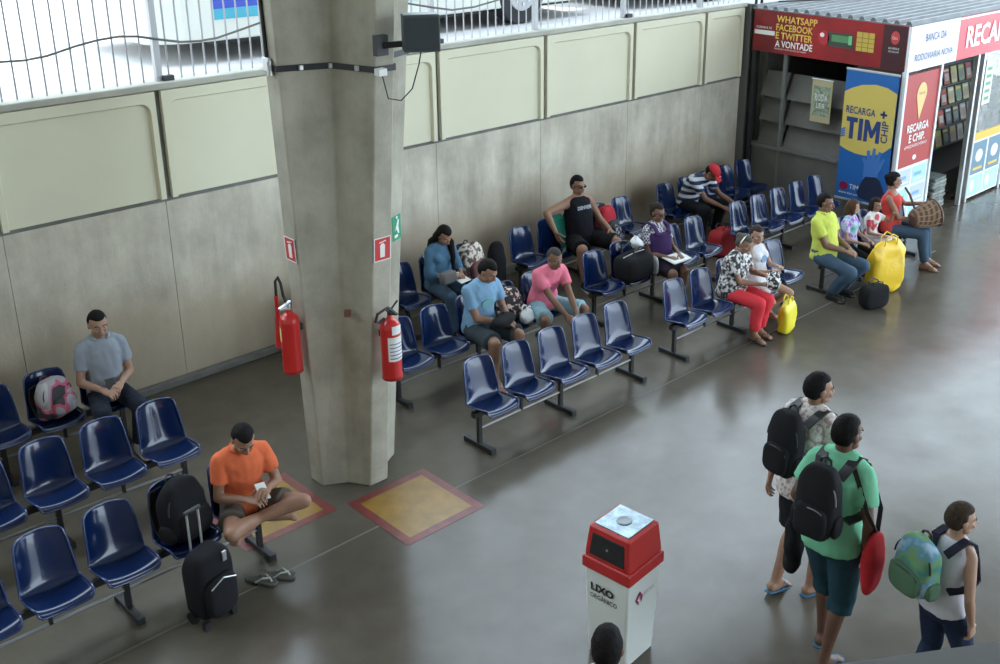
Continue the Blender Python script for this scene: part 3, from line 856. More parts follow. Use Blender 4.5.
def magazine(loc, tilt_x, w, h, label, group, ci, rz=0):
    t = empty('magazine', loc, rz, label, 'magazine', group)
    Rm = Matrix.Rotation(tilt_x, 3, 'X')
    c = mag_cols[ci % 8]
    b = MB().box(Rm @ V(0, 0, h / 2), (w, .008, h), Rm).build('cover', mat('mag%d' % (ci % 8), c, .4), t)
    MB().box(Rm @ V(0, -.0055, h * .84), (w * .8, .003, h * .14), Rm).build('title', mat('mag_title%d' % (ci % 3), [(.7, .7, .66), (.7, .5, .1), (.6, .1, .1)][ci % 3], .5), b)
    MB().box(Rm @ V(0, -.0055, h * .42), (w * .62, .003, h * .45), Rm).build('picture', mat('mag_pic%d' % (ci % 4), [(.5, .36, .28), (.3, .4, .45), (.55, .5, .45), (.2, .25, .2)][ci % 4], .5), b)
for r, z in enumerate((.62, .95, 1.28, 1.61, 1.94)):
    for k in range(15):
        ci = rnd.randrange(24)
        magazine((13.06 + .86 + k * .25, 6.70 + .76, z + .001), R_(-14), .19, .25, 'magazine with %s cover on the %s shelf inside the news stand' % (mag_names[ci % 8], ('lowest', 'second lowest', 'middle', 'second highest', 'highest')[r]), 'magazines on the news stand shelves', ci)
# stack of newspapers on the stand's floor
for k in range(9):
    z = .0 + .052 * k
    b = MB().rounded((0, 0, .025), (.42 - .01 * (k % 3), .32, .05), 8, 20, 8).build('newspaper_bundle', mat('newsprint%d' % (k % 3), [(.33, .36, .33), (.42, .42, .38), (.24, .29, .27)][k % 3], .8, noise_amt=.5, noise_scale=16), loc=(14.82 + .012 * (k % 2), 7.0, z))
    b.rotation_euler = (0, 0, .06 * ((k % 3) - 1))
    setp(b, 'bundle of grey newsprint, %s of the stack in the news stand doorway' % ('lowest', 'second from the floor', 'third from the floor', 'fourth from the floor', 'middle one', 'fourth from the top', 'third from the top', 'second from the top', 'topmost')[k], 'newspapers', 'newspaper bundles in the doorway')
# hanging poster on the side
t = empty('hanging_poster', (13.05, 7.90, 1.39), 0, 'green and white book cover poster hanging on the news stand side', 'poster')
M = frame((0, .16, 0), (0, -1, 0), (0, 0, 1))
pp = plate(M, .32, .59, .005, 'sheet', mat('poster_kraft', (.48, .42, .24), .6), t)
plate(M, .27, .42, .003, 'picture', mat('poster_green', (.10, .17, .08), .6, noise_amt=.8, noise_scale=20, col2=(.45, .48, .4)), pp, .025, .09, ).location = (-.004, 0, 0)
text('RODA', .2, .1, M @ Matrix.Translation((.06, .30, .010)), mat('sign_white', (.85, .85, .82), .5), pp)
text('LER', .14, .07, M @ Matrix.Translation((.09, .20, .010)), mat('sign_white', (.85, .85, .82), .5), pp)
MB().cyl((-.01, .17, .60), (-.01, -.17, .60), .008).build('hanging_rod', M_ALU, t)
# tall blue and yellow banner
t = empty('banner', (12.985, 7.12, .43), 0, 'tall blue and yellow banner reading RECARGA TIM CHIP on the news stand side', 'banner')
M = frame((0, .385, 0), (0, -1, 0), (0, 0, 1))
bb = mat('banner_blue', (.015, .13, .42), .45); by = mat('banner_yellow', (.68, .52, .12), .45); navy = mat('banner_navy', (.02, .05, .20), .5); wt = MATS['sign_white']
sh = plate(M, .77, 1.78, .006, 'sheet', bb, t)
yel = [(.0, .72), (.10, .68), (.24, .65), (.40, .645), (.55, .68), (.67, .74), (.767, .83), (.767, 1.54), (.62, 1.60), (.45, 1.62), (.25, 1.59), (.10, 1.53), (.0, 1.47)]
poly(M, yel, .003, 'yellow_field', by, sh, .006)
text('RECARGA', .44, .10, M @ Matrix.Translation((.05, 1.19, .008)), navy, sh, bold=.015)
for lt in ([(0, .30), (0, .235), (.055, .235), (.055, 0), (.115, 0), (.115, .235), (.17, .235), (.17, .30)], [(.19, 0), (.25, 0), (.25, .30), (.19, .30)],
           [(.275, 0), (.33, 0), (.33, .17), (.375, .06), (.41, .06), (.455, .17), (.455, 0), (.51, 0), (.51, .30), (.45, .30), (.3925, .16), (.335, .30), (.275, .30)]):
    poly(M, [(x + .07, y + .84) for x, y in lt], .003, 'lettering', navy, sh, .009)
plate(M, .10, .03, .010, 'plus_bar', navy, sh, .56, 1.225); plate(M, .03, .10, .010, 'plus_bar', navy, sh, .595, 1.19)
text('CHIP', .30, .10, M @ Matrix.Translation((.70, .86, .008)) @ Matrix.Rotation(R_(90), 4, 'Z'), navy, sh, bold=.02)
# blue hand with open fingers reaching for the word, and hat shape
hand_b = mat('banner_hand', (.06, .20, .55), .5)
poly(M, [(.40, .30), (.40, .52), (.36, .60), (.39, .62), (.44, .57), (.42, .72), (.46, .73), (.49, .60), (.51, .77), (.55, .77), (.56, .61), (.60, .74), (.635, .73), (.62, .58), (.67, .66), (.70, .64), (.655, .50), (.62, .44), (.62, .30)], .003, 'hand_print', hand_b, sh, .009)
poly(M, [(.33, .12), (.40, .30), (.44, .36), (.60, .38), (.66, .34), (.74, .18), (.74, .05), (.55, .02), (.36, .05)], .003, 'sleeve_print', mat('banner_dark', (.012, .02, .06), .5), sh, .010)
for k in range(4): poly(M, [(.0, .84 + .03 * k), (.06, .86 + .035 * k), (.065, .885 + .035 * k), (.0, .865 + .03 * k)], .003, 'hand_print', hand_b, sh, .010)
disc(M, .12, .17, .07, .06, .009, 20, 'logo_disc', mat('logo_crimson', (.25, .01, .06), .4), sh)
text('TIM', .14, .07, M @ Matrix.Translation((.21, .14, .008)), wt, sh)
text('www.tim.com.br', .4, .035, M @ Matrix.Translation((.05, .06, .008)), wt, sh)
for z in (-.02, 1.78): MB().box((0, 0, z), (.022, .79, .03)).build('banner_bar', M_ALU, t, bevel=.004)

# ------------------------------------------------------------------ people
def remesh(mb, voxel, smooth_it=2, wrinkle=0, wfreq=9, seed=0):
    me = mb.mesh('tmp')
    o = bpy.data.objects.new('tmp', me); COL.objects.link(o)
    r = o.modifiers.new('r', 'REMESH'); r.mode = 'VOXEL'; r.voxel_size = voxel
    if smooth_it:
        sm_ = o.modifiers.new('s', 'SMOOTH'); sm_.factor = .5; sm_.iterations = smooth_it
    dg = bpy.context.evaluated_depsgraph_get(); dg.update()
    out = bpy.data.meshes.new_from_object(o.evaluated_get(dg))
    bpy.data.objects.remove(o); bpy.data.meshes.remove(me)
    if wrinkle:
        ns = [v.normal.copy() for v in out.vertices]
        for v, n in zip(out.vertices, ns):
            p = v.co
            q = V(p.x * wfreq, p.y * wfreq, p.z * wfreq * .7 + p.x * 4) + V(seed * 5.1, seed, 0)
            k = noise.noise(q) * .7 + noise.noise(q * 2.3) * .45
            v.co = p + n * (wrinkle * k)
    return out

def join(meshes, name):
    vs, fs = [], []
    for m in meshes:
        o = len(vs)
        vs += [tuple(v.co) for v in m.vertices]
        fs += [tuple(i + o for i in p.vertices) for p in m.polygons]
        bpy.data.meshes.remove(m)
    me = bpy.data.meshes.new(name); me.from_pydata(vs, [], fs)
    return me

def ering(c, lat, dep, rx, ry, n=20, sq=2.3):
    q = 2 / sq; sp = lambda x: math.copysign(abs(x) ** q, x)
    return [c + lat * (rx * sp(math.cos(t))) + dep * (ry * sp(math.sin(t))) for t in (2 * math.pi * k / n for k in range(n))]

def limb(mb, pts, rs, n=14, round0=True, round1=True):
    """tapered limb with rounded ends"""
    pts = [Vector(p) for p in pts]
    P_, R2 = list(pts), list(rs)
    if round0:
        d = (pts[0] - pts[1]).normalized()
        P_ = [pts[0] + d * rs[0] * .95, pts[0] + d * rs[0] * .6] + P_; R2 = [rs[0] * .3, rs[0] * .8] + R2
    if round1:
        d = (pts[-1] - pts[-2]).normalized()
        P_ = P_ + [pts[-1] + d * rs[-1] * .6, pts[-1] + d * rs[-1] * .95]; R2 = R2 + [rs[-1] * .8, rs[-1] * .3]
    mb.tube(P_, R2, n)

def ik(a, t, l1, l2, pole):
    a, t, pole = Vector(a), Vector(t), Vector(pole)
    d = t - a; L = d.length
    L2 = max(min(L, (l1 + l2) * .995), abs(l1 - l2) * 1.05 + .01)
    u = d.normalized()
    t = a + u * L2
    x = (l1 * l1 - l2 * l2 + L2 * L2) / (2 * L2)
    h = math.sqrt(max(0, l1 * l1 - x * x))
    p = pole - u * pole.dot(u)
    p = p.normalized() if p.length > 1e-5 else u.orthogonal().normalized()
    return a + u * x + p * h, t

def hand_mesh(w, d, nrm, side, s, curl, vox=.0045):
    """palm and five fingers. d = pointing direction, nrm = palm side, side = thumb side"""
    d = d.normalized(); nrm = (nrm - d * nrm.dot(d)).normalized(); sd = d.cross(nrm)
    if sd.dot(side) < 0: sd = -sd
    mb = MB()
    rings = []
    for t, rx, ry in ((-.045, .026, .022), (-.01, .027, .019), (.02, .036, .016), (.055, .041, .0145), (.085, .040, .012), (.093, .034, .008)):
        rings.append(ering(w + d * (t * s), sd, nrm, rx * s, ry * s, 16))
    mb.ring_loft(rings)
    for k, (o, L, fan) in enumerate(((.030, .068, .12), (.0105, .076, .03), (-.0105, .071, -.06), (-.030, .056, -.17))):
        p = w + d * (.080 * s) + sd * (o * s)
        dr = (d + sd * fan).normalized()
        pts = [p]; ang = 0
        for q, f in enumerate((.42, .32, .26)):
            ang += curl * (.75, 1.0, .8)[q]
            p = p + (dr * math.cos(ang) + nrm * math.sin(ang)) * (L * f * s)
            pts.append(p)
        limb(mb, pts, [.0092 * s, .0088 * s, .0082 * s, .0070 * s], 8)
    p = w + d * (.012 * s) + sd * (.024 * s)
    a = (sd * .75 + d * .62 + nrm * .25).normalized(); b = (d * .85 + sd * .35 + nrm * (.2 + .4 * curl)).normalized()
    limb(mb, [p, p + a * (.036 * s), p + a * (.036 * s) + b * (.03 * s), p + a * (.036 * s) + (b * .9 + nrm * .3) * (.054 * s)], [.0135 * s, .0115 * s, .0098 * s, .008 * s], 8)
    return remesh(mb, vox * max(s, .8), 1)

def person(loc, yaw, label, H=1.70, fem=False, bulk=1.0, seat=None, lean=4, side=0, twist=0, head=(0, 0, 0),
           L=None, R=None, poleL=(.6, .6, -.8), poleR=(-.6, .6, -.8), footL=None, footR=None, kneeL=(.15, -1, .5), kneeR=(-.15, -1, .5),
           toeL=(.15, -1, 0), toeR=(-.15, -1, 0), curl=.45, palmL=None, palmR=None,
           skin=(.36, .2, .13), hair=None, shirt=None, legs=None, shoes=None, extras=None, child=1.0, group=None):
    s = H / 1.72; hs = s * child * .96       # head scale (children have larger heads)
    nm = 'person'
    t = empty(nm, loc, R_(yaw), label, 'person', group)
    sk = mat('skin_%d_%d' % (int(skin[0] * 1000), int(skin[1] * 1000)), skin, .5, noise_amt=.12, noise_scale=14, spec=.4)
    bk = bulk
    # ---- skeleton
    zp = (seat + .108 * s * (1 + (bk - 1) * .6)) if seat is not None else .915 * s
    P0 = V(0, -.022 * s - .06 * max(0, bk - 1) if seat is not None else 0, zp)
    le, sd_ = R_(lean), R_(side)
    d1 = V(math.sin(sd_ * .6), -math.sin(le * .55), math.cos(le * .55)).normalized()
    d2 = V(math.sin(sd_), -math.sin(le * 1.1), math.cos(le * 1.1)).normalized()
    d3 = V(math.sin(sd_), -math.sin(le * 1.45 + R_(6)), math.cos(le * 1.45 + R_(6))).normalized()
    sq_ = .90 if seat is not None else 1.0
    waist = P0 + d1 * .19 * s * sq_; chest = waist + d2 * .18 * s * sq_; nb = chest + d3 * .145 * s
    tw = Matrix.Rotation(R_(twist), 3, 'Z')
    latP = V(1, 0, 0); latC = tw @ V(1, 0, 0)
    latC = (latC - d2 * latC.dot(d2)).normalized()
    depC = d2.cross(latC)           # points backwards (+Y)
    shw = (.150 if not fem else .136) * s * (1 + (bk - 1) * .4)
    shz = chest + d3 * .085 * s
    SL, SR = shz + latC * shw - d3 * .016 * s, shz - latC * shw - d3 * .016 * s
    hw = .088 * s * (1 + (bk - 1) * .5)
    HL, HR = P0 + V(hw, -.01 * s, -.03 * s), P0 + V(-hw, -.01 * s, -.03 * s)
    la, lb = .285 * s, .245 * s; lt, ls = .425 * s, .405 * s
    if seat is not None:
        fx = .13 * s
        fz = max(.085 * s, zp - .43 * s)
        footL = footL or (fx, -.46 * s, fz); footR = footR or (-fx, -.46 * s, fz)
        L = L or (.12 * s, -.30 * s, zp + .10 * s); R = R or (-.12 * s, -.30 * s, zp + .10 * s)
    else:
        footL = footL or (.10 * s, 0, .085 * s); footR = footR or (-.10 * s, 0, .085 * s)
        L = L or SL + V(.07, -.03, -.50) * s; R = R or SR + V(-.07, -.03, -.50) * s
    EL, WL = ik(SL, L, la, lb, poleL); ER, WR = ik(SR, R, la, lb, poleR)
    KL, AL = ik(HL, footL, lt, ls, kneeL); KR, AR = ik(HR, footR, lt, ls, kneeR)
    # ---- torso rings
    hip_w = (.150 if not fem else .160) * s; wst = (.126 if not fem else .114) * s; ch = (.142 if not fem else .132) * s
    belly = max(0, bk - 1)
    def torso(mb, off, z0=-.10, top=True, bell=1.0):
        st = []
        z0 = max(z0, -.085) if seat is not None else z0
        st.append((P0 + V(0, 0, z0 * s), latP, V(0, 1, 0), hip_w * .92 + off * 1.9, (.112 * bk) * s + off * 1.9))
        st.append((P0 + V(0, 0, -.03 * s), latP, V(0, 1, 0), hip_w * (1 + .25 * belly) + off * 1.8, .118 * bk * s + off * 1.8))
        st.append((P0 + d1 * .08 * s + V(0, -.05 * belly, 0), latP, V(0, 1, 0), (hip_w * .97) * (1 + .35 * belly) + off, .115 * s * (1 + 1.2 * belly) + off))
        st.append((waist + V(0, -.07 * belly, 0), latP.lerp(latC, .5).normalized(), depC, wst * (1 + .7 * belly) + off, .100 * s * (1 + 1.6 * belly) + off))
        st.append((waist.lerp(chest, .55) + V(0, -.035 * belly, 0), latC, depC, ch * (1 + .4 * belly) + off, .112 * s * (1 + .8 * belly) + off))
        st.append((chest + d3 * .03 * s, latC, depC, ch * 1.04 + off, .112 * s * (1 + .4 * belly) + off))
        st.append((chest + d3 * .085 * s, latC, depC, shw * .92 + off, .085 * s + off))
        if top:
            st.append((chest + d3 * .125 * s, latC, depC, .105 * s + off, .066 * s + off))
            st.append((nb, latC, depC, .062 * s + off * .6, .058 * s + off * .6))
        mb.ring_loft([ering(*q) for q in st])
        if fem:
            for q in (-1, 1):
                mb.ell(chest + latC * (.068 * s * q) - depC * (.075 * s) - d2 * .005, (.062 * s + off, .058 * s + off, .060 * s + off))
    core = MB()
    torso(core, 0)
    ar = (.90 if not fem else .80) * (1 + (bk - 1) * .6) * s
    for S, E_, W_ in ((SL, EL, WL), (SR, ER, WR)):
        core.ell(S - (S - shz) * .06, (.055 * ar, .056 * ar, .058 * ar))
        limb(core, [nb + d3 * .0 * s, nb.lerp(S, .55) + d3 * .006 * s, S], [.048 * s, .046 * s, .050 * ar])
        limb(core, [S, S.lerp(E_, .45), E_], [.052 * ar, .048 * ar, .039 * ar])
        limb(core, [E_, E_.lerp(W_, .3), W_], [.040 * ar, .041 * ar, .027 * ar])
    lg = (1 + (bk - 1) * .7) * s
    th = .80 if seat is not None else 1.0
    for h_, K_, A_, toe in ((HL, KL, AL, toeL), (HR, KR, AR, toeR)):
        limb(core, [h_, h_.lerp(K_, .4), K_], [.088 * lg * th, .080 * lg * th, .056 * lg])
        back = V(0, .02, 0) * s
        limb(core, [K_, K_.lerp(A_, .3) + back, K_.lerp(A_, .65) + back * .5, A_], [.055 * lg, .056 * lg, .043 * lg, .036 * lg])
        tv = Vector(toe).normalized()
        dwn = V(0, 0, -1) - tv * tv.dot(V(0, 0, -1))
        dwn = dwn.normalized() if dwn.length > .05 else V(0, 0, -1)
        limb(core, [A_ - tv * .035 * s + dwn * .045 * s, A_ + tv * .06 * s + dwn * .045 * s, A_ + tv * .13 * s + dwn * .058 * s], [.036 * s, .037 * s, .026 * s])
        limb(core, [A_, A_ + tv * .10 * s + dwn * .05 * s], [.038 * s, .028 * s])
        lt_ = tv.cross(dwn).normalized()
        for q in range(5):
            o_ = (q - 2) * .0155 * s
            limb(core, [A_ + tv * .13 * s + dwn * .063 * s + lt_ * o_, A_ + tv * (.172 - .006 * abs(q - 1.5)) * s + dwn * .068 * s + lt_ * o_ * 1.15], [.013 * s, .010 * s], 8)
    core_me = remesh(core, .0125 * max(.8, s), 2)
    # ---- head
    hy, hp, hr = (R_(a) for a in head)
    Rb = Matrix.Rotation(R_(twist), 3, 'Z')
    HM = Rb @ (Matrix.Rotation(hy, 3, 'Z') @ Matrix.Rotation(hp, 3, 'X') @ Matrix.Rotation(hr, 3, 'Y'))   # local: x left, -y forward, z up; hp > 0 tips forward
    hc = nb + d3 * .022 * s + (HM @ V(0, -.012, .110)) * hs
    def hp_(f, l, u): return hc + HM @ V(l * hs, -f * hs, u * hs)
    hd = MB()
    hd.ell(hp_(-.012, 0, .028), (.073 * hs, .092 * hs, .086 * hs), HM, 20, 14)
    hd.ell(hp_(.026, 0, -.030), (.059 * hs, .060 * hs, .078 * hs), HM, 18, 12)
    hd.ell(hp_(.056, 0, -.088), (.026 * hs, .022 * hs, .020 * hs), HM)
    hd.ell(hp_(.066, 0, .024), (.050 * hs, .020 * hs, .014 * hs), HM)
    for q in (-1, 1):
        hd.ell(hp_(.058, q * .036, -.026), (.022 * hs, .022 * hs, .020 * hs), HM)
        hd.ell(hp_(-.010, q * .074, -.008), (.010 * hs, .020 * hs, .032 * hs), HM)
        hd.ell(hp_(.020, q * .046, -.062), (.020 * hs, .030 * hs, .026 * hs), HM)
    limb(hd, [hp_(.082, 0, .014), hp_(.098, 0, -.018), hp_(.103, 0, -.030)], [.0085 * hs, .0115 * hs, .0145 * hs], 10)
    for q in (-1, 1): hd.ell(hp_(.092, q * .012, -.034), (.010 * hs, .011 * hs, .008 * hs), HM)
    hd.ell(hp_(.080, 0, -.060), (.026 * hs, .014 * hs, .012 * hs), HM)
    limb(hd, [nb - d3 * .05 * s, nb + d3 * .02 * s, hp_(-.02, 0, -.05)], [.060 * s, .052 * s, .050 * hs], 16)
    head_me = remesh(hd, .0058 * max(hs, .8), 1)
    # ---- hands
    hms = []
    for W_, E_, sgn, pn in ((WL, EL, 1, palmL), (WR, ER, -1, palmR)):
        d = (W_ - E_).normalized()
        nrm = Vector(pn) if pn else V(-sgn * .45, -.1, -1)
        if abs(nrm.normalized().dot(d)) > .9: nrm = V(-sgn, .2, 0)
        sdv = V(-sgn, -.3, .4)
        hms.append(hand_mesh(W_ + d * .012 * s, d, nrm, sdv, s * (1 if not fem else .9), curl))
    body = obj('body', join([core_me, head_me] + hms, 'body'), sk, t, smooth=True)
    # ---- face details
    eye_w = mat('eye_white', (.45, .42, .39), .4); eye_d = mat('eye_dark', (.03, .02, .015), .2)
    hc_col = (hair or {}).get('col', (.015, .012, .011))
    brow = mat('brow_%d' % int(hc_col[0] * 1000), hc_col, .9)
    for q in (-1, 1):
        e = MB().ell(hp_(.0765, q * .031, .004), (.0115 * hs, .0075 * hs, .005 * hs), HM, 10, 6).build('eye', eye_w, t, smooth=True)
        MB().ell(hp_(.0825, q * .031, .004), (.0055 * hs, .003 * hs, .0050 * hs), HM, 8, 6).build('iris', eye_d, e)
        MB().tube([hp_(.080, q * .016, .020), hp_(.084, q * .032, .0265), hp_(.074, q * .048, .020)], .0042 * hs, 6).build('eyebrow', brow, t)
    MB().ell(hp_(.0915, 0, -.060), (.021 * hs, .0055 * hs, .0062 * hs), HM, 12, 6).build('lips', mat('lips_%d' % int(skin[0] * 1000), (skin[0] * .8, skin[1] * .52, skin[2] * .55), .45), t, smooth=True)
    # ---- hair
    if hair:
        hb = MB(); st = hair.get('style', 'short')
        vol = hair.get('vol', 1.0)
        def hair_r(n_):      # n_: direction in head space (left, back, up)
            l, b_, u = n_
            f = -b_
            line = .44 + .10 * abs(l)                                   # front hairline height
            face = 1 / (1 + math.exp(-(f - .18) * 16)) * 1 / (1 + math.exp((u - line) * 18))
            ear = 1 / (1 + math.exp((u - .02) * 18)) * 1 / (1 + math.exp(-(f + .22) * 14))
            neck = 1 / (1 + math.exp((u + (.74 if st == 'short' else .85)) * 14))
            m_ = max(face, ear * (1 if st == 'short' else .6), neck)
            return 1 - m_
        nu, nv = 34, 22; vs = []; 
        for i in range(nv + 1):
            ph = math.pi * i / nv
            for j in range(nu):
                a = 2 * math.pi * j / nu
                n_ = (math.sin(ph) * math.cos(a), math.sin(ph) * math.sin(a), math.cos(ph))
                k = hair_r(n_)
                thick = .80 + k * (.20 + .105 * vol) + k * .035 * noise.noise(V(*n_) * 6)
                p = V(n_[0] * .0765 * thick, n_[1] * .096 * thick, n_[2] * .104 * thick)
                vs.append(hp_(-.013 - p.y, p.x, .014 + p.z))
        hb.ring_loft([vs[i * nu:(i + 1) * nu] for i in range(nv + 1)])
        dn_ = V(0, .12, -1)
        if st == 'long':          # long hair over back and one or both shoulders
            for q in (-1, 1):
                base = hp_(-.035, q * .062, .02)
                fr = hair.get('front', 0)
                e1 = nb + latC * (q * .085 * s) + depC * ((-.07 if fr == q or fr == 2 else .05) * s) + d3 * .02 * s
                e2 = e1 - d2 * (.16 * s) + depC * ((-.055 if fr == q or fr == 2 else .05) * s)
                e3 = e2 - d2 * (.13 * s)
                limb(hb, [base, hp_(-.045, q * .062, -.08), e1, e2, e3], [.042 * hs, .046 * hs, .042 * s, .034 * s, .016 * s], 10)
            limb(hb, [hp_(-.06, 0, .0), hp_(-.075, 0, -.10), nb + depC * .085 * s - d2 * .05 * s, nb + depC * .12 * s - d2 * .20 * s], [.06 * hs, .062 * hs, .06 * s, .03 * s], 12)
        elif st == 'bob':
            for q in (-1, 1):
                limb(hb, [hp_(-.02, q * .064, .03), hp_(-.02, q * .070, -.05), hp_(-.015, q * .058, -.10)], [.030 * hs, .032 * hs, .018 * hs], 10)
            limb(hb, [hp_(-.06, 0, .0), hp_(-.07, 0, -.10)], [.062 * hs, .05 * hs], 12)
        elif st == 'bun':
            hb.ell(hp_(-.105, 0, .045), (.045 * hs, .040 * hs, .042 * hs), HM)
        elif st == 'tail':
            limb(hb, [hp_(-.10, 0, .05), hp_(-.135, 0, .02), hp_(-.13, 0, -.08), hp_(-.11, 0, -.16)], [.028 * hs, .034 * hs, .030 * hs, .012 * hs], 10)
        hm_ = mat('hair_%d_%d' % (int(hc_col[0] * 1000), int(hc_col[2] * 1000)), hc_col, .75, bump=.3, bump_scale=120, noise_amt=.4, noise_scale=60, spec=.15)
        obj('hair', remesh(hb, .0075 * max(hs, .8), 1, .0022, 60, 1), hm_, t, smooth=True)
        if hair.get('band'):
            MB().tube([hp_(-.02 + .0 * q, .080 * math.cos(R_(q * 15)), .02 + .098 * math.sin(R_(q * 15))) for q in range(13)], .010 * hs, 6).build('hair_band', hair['band'], t)
    # ---- shirt
    if shirt:
        off = shirt.get('off', .012) * s
        sl = shirt.get('sleeve', 'short'); sm_ = shirt['mat']
        sb_ = MB()
        torso(sb_, off, shirt.get('hem', -.07), top=(sl != 'tank'))
        for S, E_, W_, q in ((SL, EL, WL, 1), (SR, ER, WR, -1)):
            if sl == 'tank':
                limb(sb_, [chest + latC * (q * .105 * s) - depC * .075 * s, shz + latC * (q * .105 * s) + d3 * .055 * s, chest + latC * (q * .10 * s) + depC * .080 * s], [.035 * s, .032 * s, .035 * s], 10)
                sb_.ell(chest + latC * (q * .07 * s) + d3 * .03 * s, (.085 * s + off, .090 * s + off, .07 * s))
                continue
            if sl == 'none': continue
            sb_.ell(S - (S - shz) * .12, (.055 * ar + off, .056 * ar + off, .057 * ar + off))
            limb(sb_, [nb - d3 * .015 * s, nb.lerp(S, .55) + d3 * .004 * s, S], [.046 * s + off, .045 * s + off, .049 * ar + off])
            e = {'short': .62, 'half': .95, 'cap': .4}.get(sl, 1.0)
            end = S.lerp(E_, min(e, 1.0))
            limb(sb_, [S, S.lerp(end, .5), end], [.056 * ar + off, .053 * ar + off * 1.3, .049 * ar + off * 1.4], 14, True, sl == 'long')
            if sl == 'long':
                limb(sb_, [E_, E_.lerp(W_, .4), E_.lerp(W_, shirt.get('cuff', .93))], [.046 * ar + off, .046 * ar + off, .034 * ar + off], 14, True, False)
        so = obj('shirt', remesh(sb_, .0125 * max(.8, s), 3, .010 * s, 11, sum(map(ord, label)) % 50), sm_, t, smooth=True)
        if shirt.get('collar'):
            cm = shirt['collar']
            cb_ = MB()
            n = 16
            for k in range(n):
                pass
            pts = []
            for k in range(15):
                a = R_(-60 + 300 * k / 14)          # open at the front
                pts.append(nb + d3 * .010 * s + latC * (.076 * s * math.cos(a)) + depC * (.070 * s * math.sin(a)) + (d3 * -.02 * s if k in (0, 14) else V(0, 0, 0)))
            cb_.tube(pts, [.010 * s] + [.014 * s] * 13 + [.010 * s], 8)
            cb_.build('collar', cm, t, smooth=True)
        if shirt.get('print'):
            pm_, pw, ph_ = shirt['print']
            M = frame(chest - depC * ((.112 * (1 + .4 * belly)) * s + off + .002) - d2 * .03 * s, latC, d2)
            if isinstance(ph_, str):
                o = text(ph_, pw, .045 * s, M @ Matrix.Translation((-pw / 2, .03 * s, .006)), pm_, t, 'shirt_print', .03)
            else:
                disc(M, 0, -.02 * s, pw, ph_, .008, 20, 'shirt_print', pm_, t)
    # ---- trousers / shorts / skirt
    if legs:
        lm_, ln = legs['mat'], legs.get('len', 'long'); off = legs.get('off', .012) * s
        b = MB()
        st = [(P0 + V(0, 0, (-.092 if seat is not None else -.115) * s), latP, V(0, 1, 0), hip_w * .8 + off, .095 * bk * s + off),
              (P0 + V(0, 0, -.04 * s), latP, V(0, 1, 0), hip_w * (1 + .25 * belly) + off, .12 * bk * s + off),
              (P0 + d1 * .07 * s + V(0, -.04 * belly, 0), latP, V(0, 1, 0), hip_w * .98 * (1 + .35 * belly) + off, .112 * s * (1 + 1.1 * belly) + off)]
        b.ring_loft([ering(*q) for q in st])
        for h_, K_, A_, q in ((HL, KL, AL, 1), (HR, KR, AR, -1)):
            r0 = .092 * lg * th + off
            if ln == 'long':
                limb(b, [h_, h_.lerp(K_, .45), K_], [r0, .084 * lg * th + off, .062 * lg + off])
                limb(b, [K_, K_.lerp(A_, .4) + V(0, .012 * s, 0), K_.lerp(A_, legs.get('end', .93))], [.062 * lg + off, .056 * lg + off, .048 * lg + off], 14, True, False)
            elif ln == 'skirt':
                pass
            else:
                e = {'knee': .93, 'short': .62, 'below': 1.0}[ln]
                end = h_.lerp(K_, e)
                if ln == 'below':
                    limb(b, [h_, h_.lerp(K_, .45), K_], [r0, .086 * lg * th + off, .068 * lg + off])
                    limb(b, [K_, K_.lerp(A_, .22)], [.068 * lg + off, .066 * lg + off], 14, True, False)
                else:
                    limb(b, [h_, h_.lerp(end, .5), end], [r0, .086 * lg * th + off * 1.3, .072 * lg + off * 2.0], 14, True, False)
        if ln == 'skirt':
            e = legs.get('e', .95)
            a1, a2 = HL.lerp(KL, e), HR.lerp(KR, e)
            mid = (HL + HR) / 2
            end = (a1 + a2) / 2
            ax = (end - mid).normalized(); up = latP.cross(ax).normalized()
            hl_ = (a1 - a2).length / 2
            b.ring_loft([ering(mid.lerp(end, f_), latP, up, hip_w * (1 - f_) + (hl_ + .075 * s) * f_ + off, (.10 * (1 - f_) + .078 * f_) * s + off) for f_ in (-.1, .2, .5, .8, 1.0)])
        obj({'long': 'trousers', 'skirt': 'skirt'}.get(ln, 'shorts'), remesh(b, .0125 * max(.8, s), 2, .008 * s, 11, 3 + sum(map(ord, label)) % 40), lm_, t, smooth=True)
        if legs.get('stripe'):
            for h_, K_, A_, q in ((HL, KL, AL, 1),):
                ofs = V(.064 * lg + off, 0, 0)
                MB().tube([h_ + V(.098 * lg + off, 0, -.04), h_.lerp(K_, .5) + V(.086 * lg + off, 0, 0), K_ + ofs, K_.lerp(A_, .5) + ofs * .95, A_ + ofs * .8], .007, 6).build('side_stripe', legs['stripe'], t)
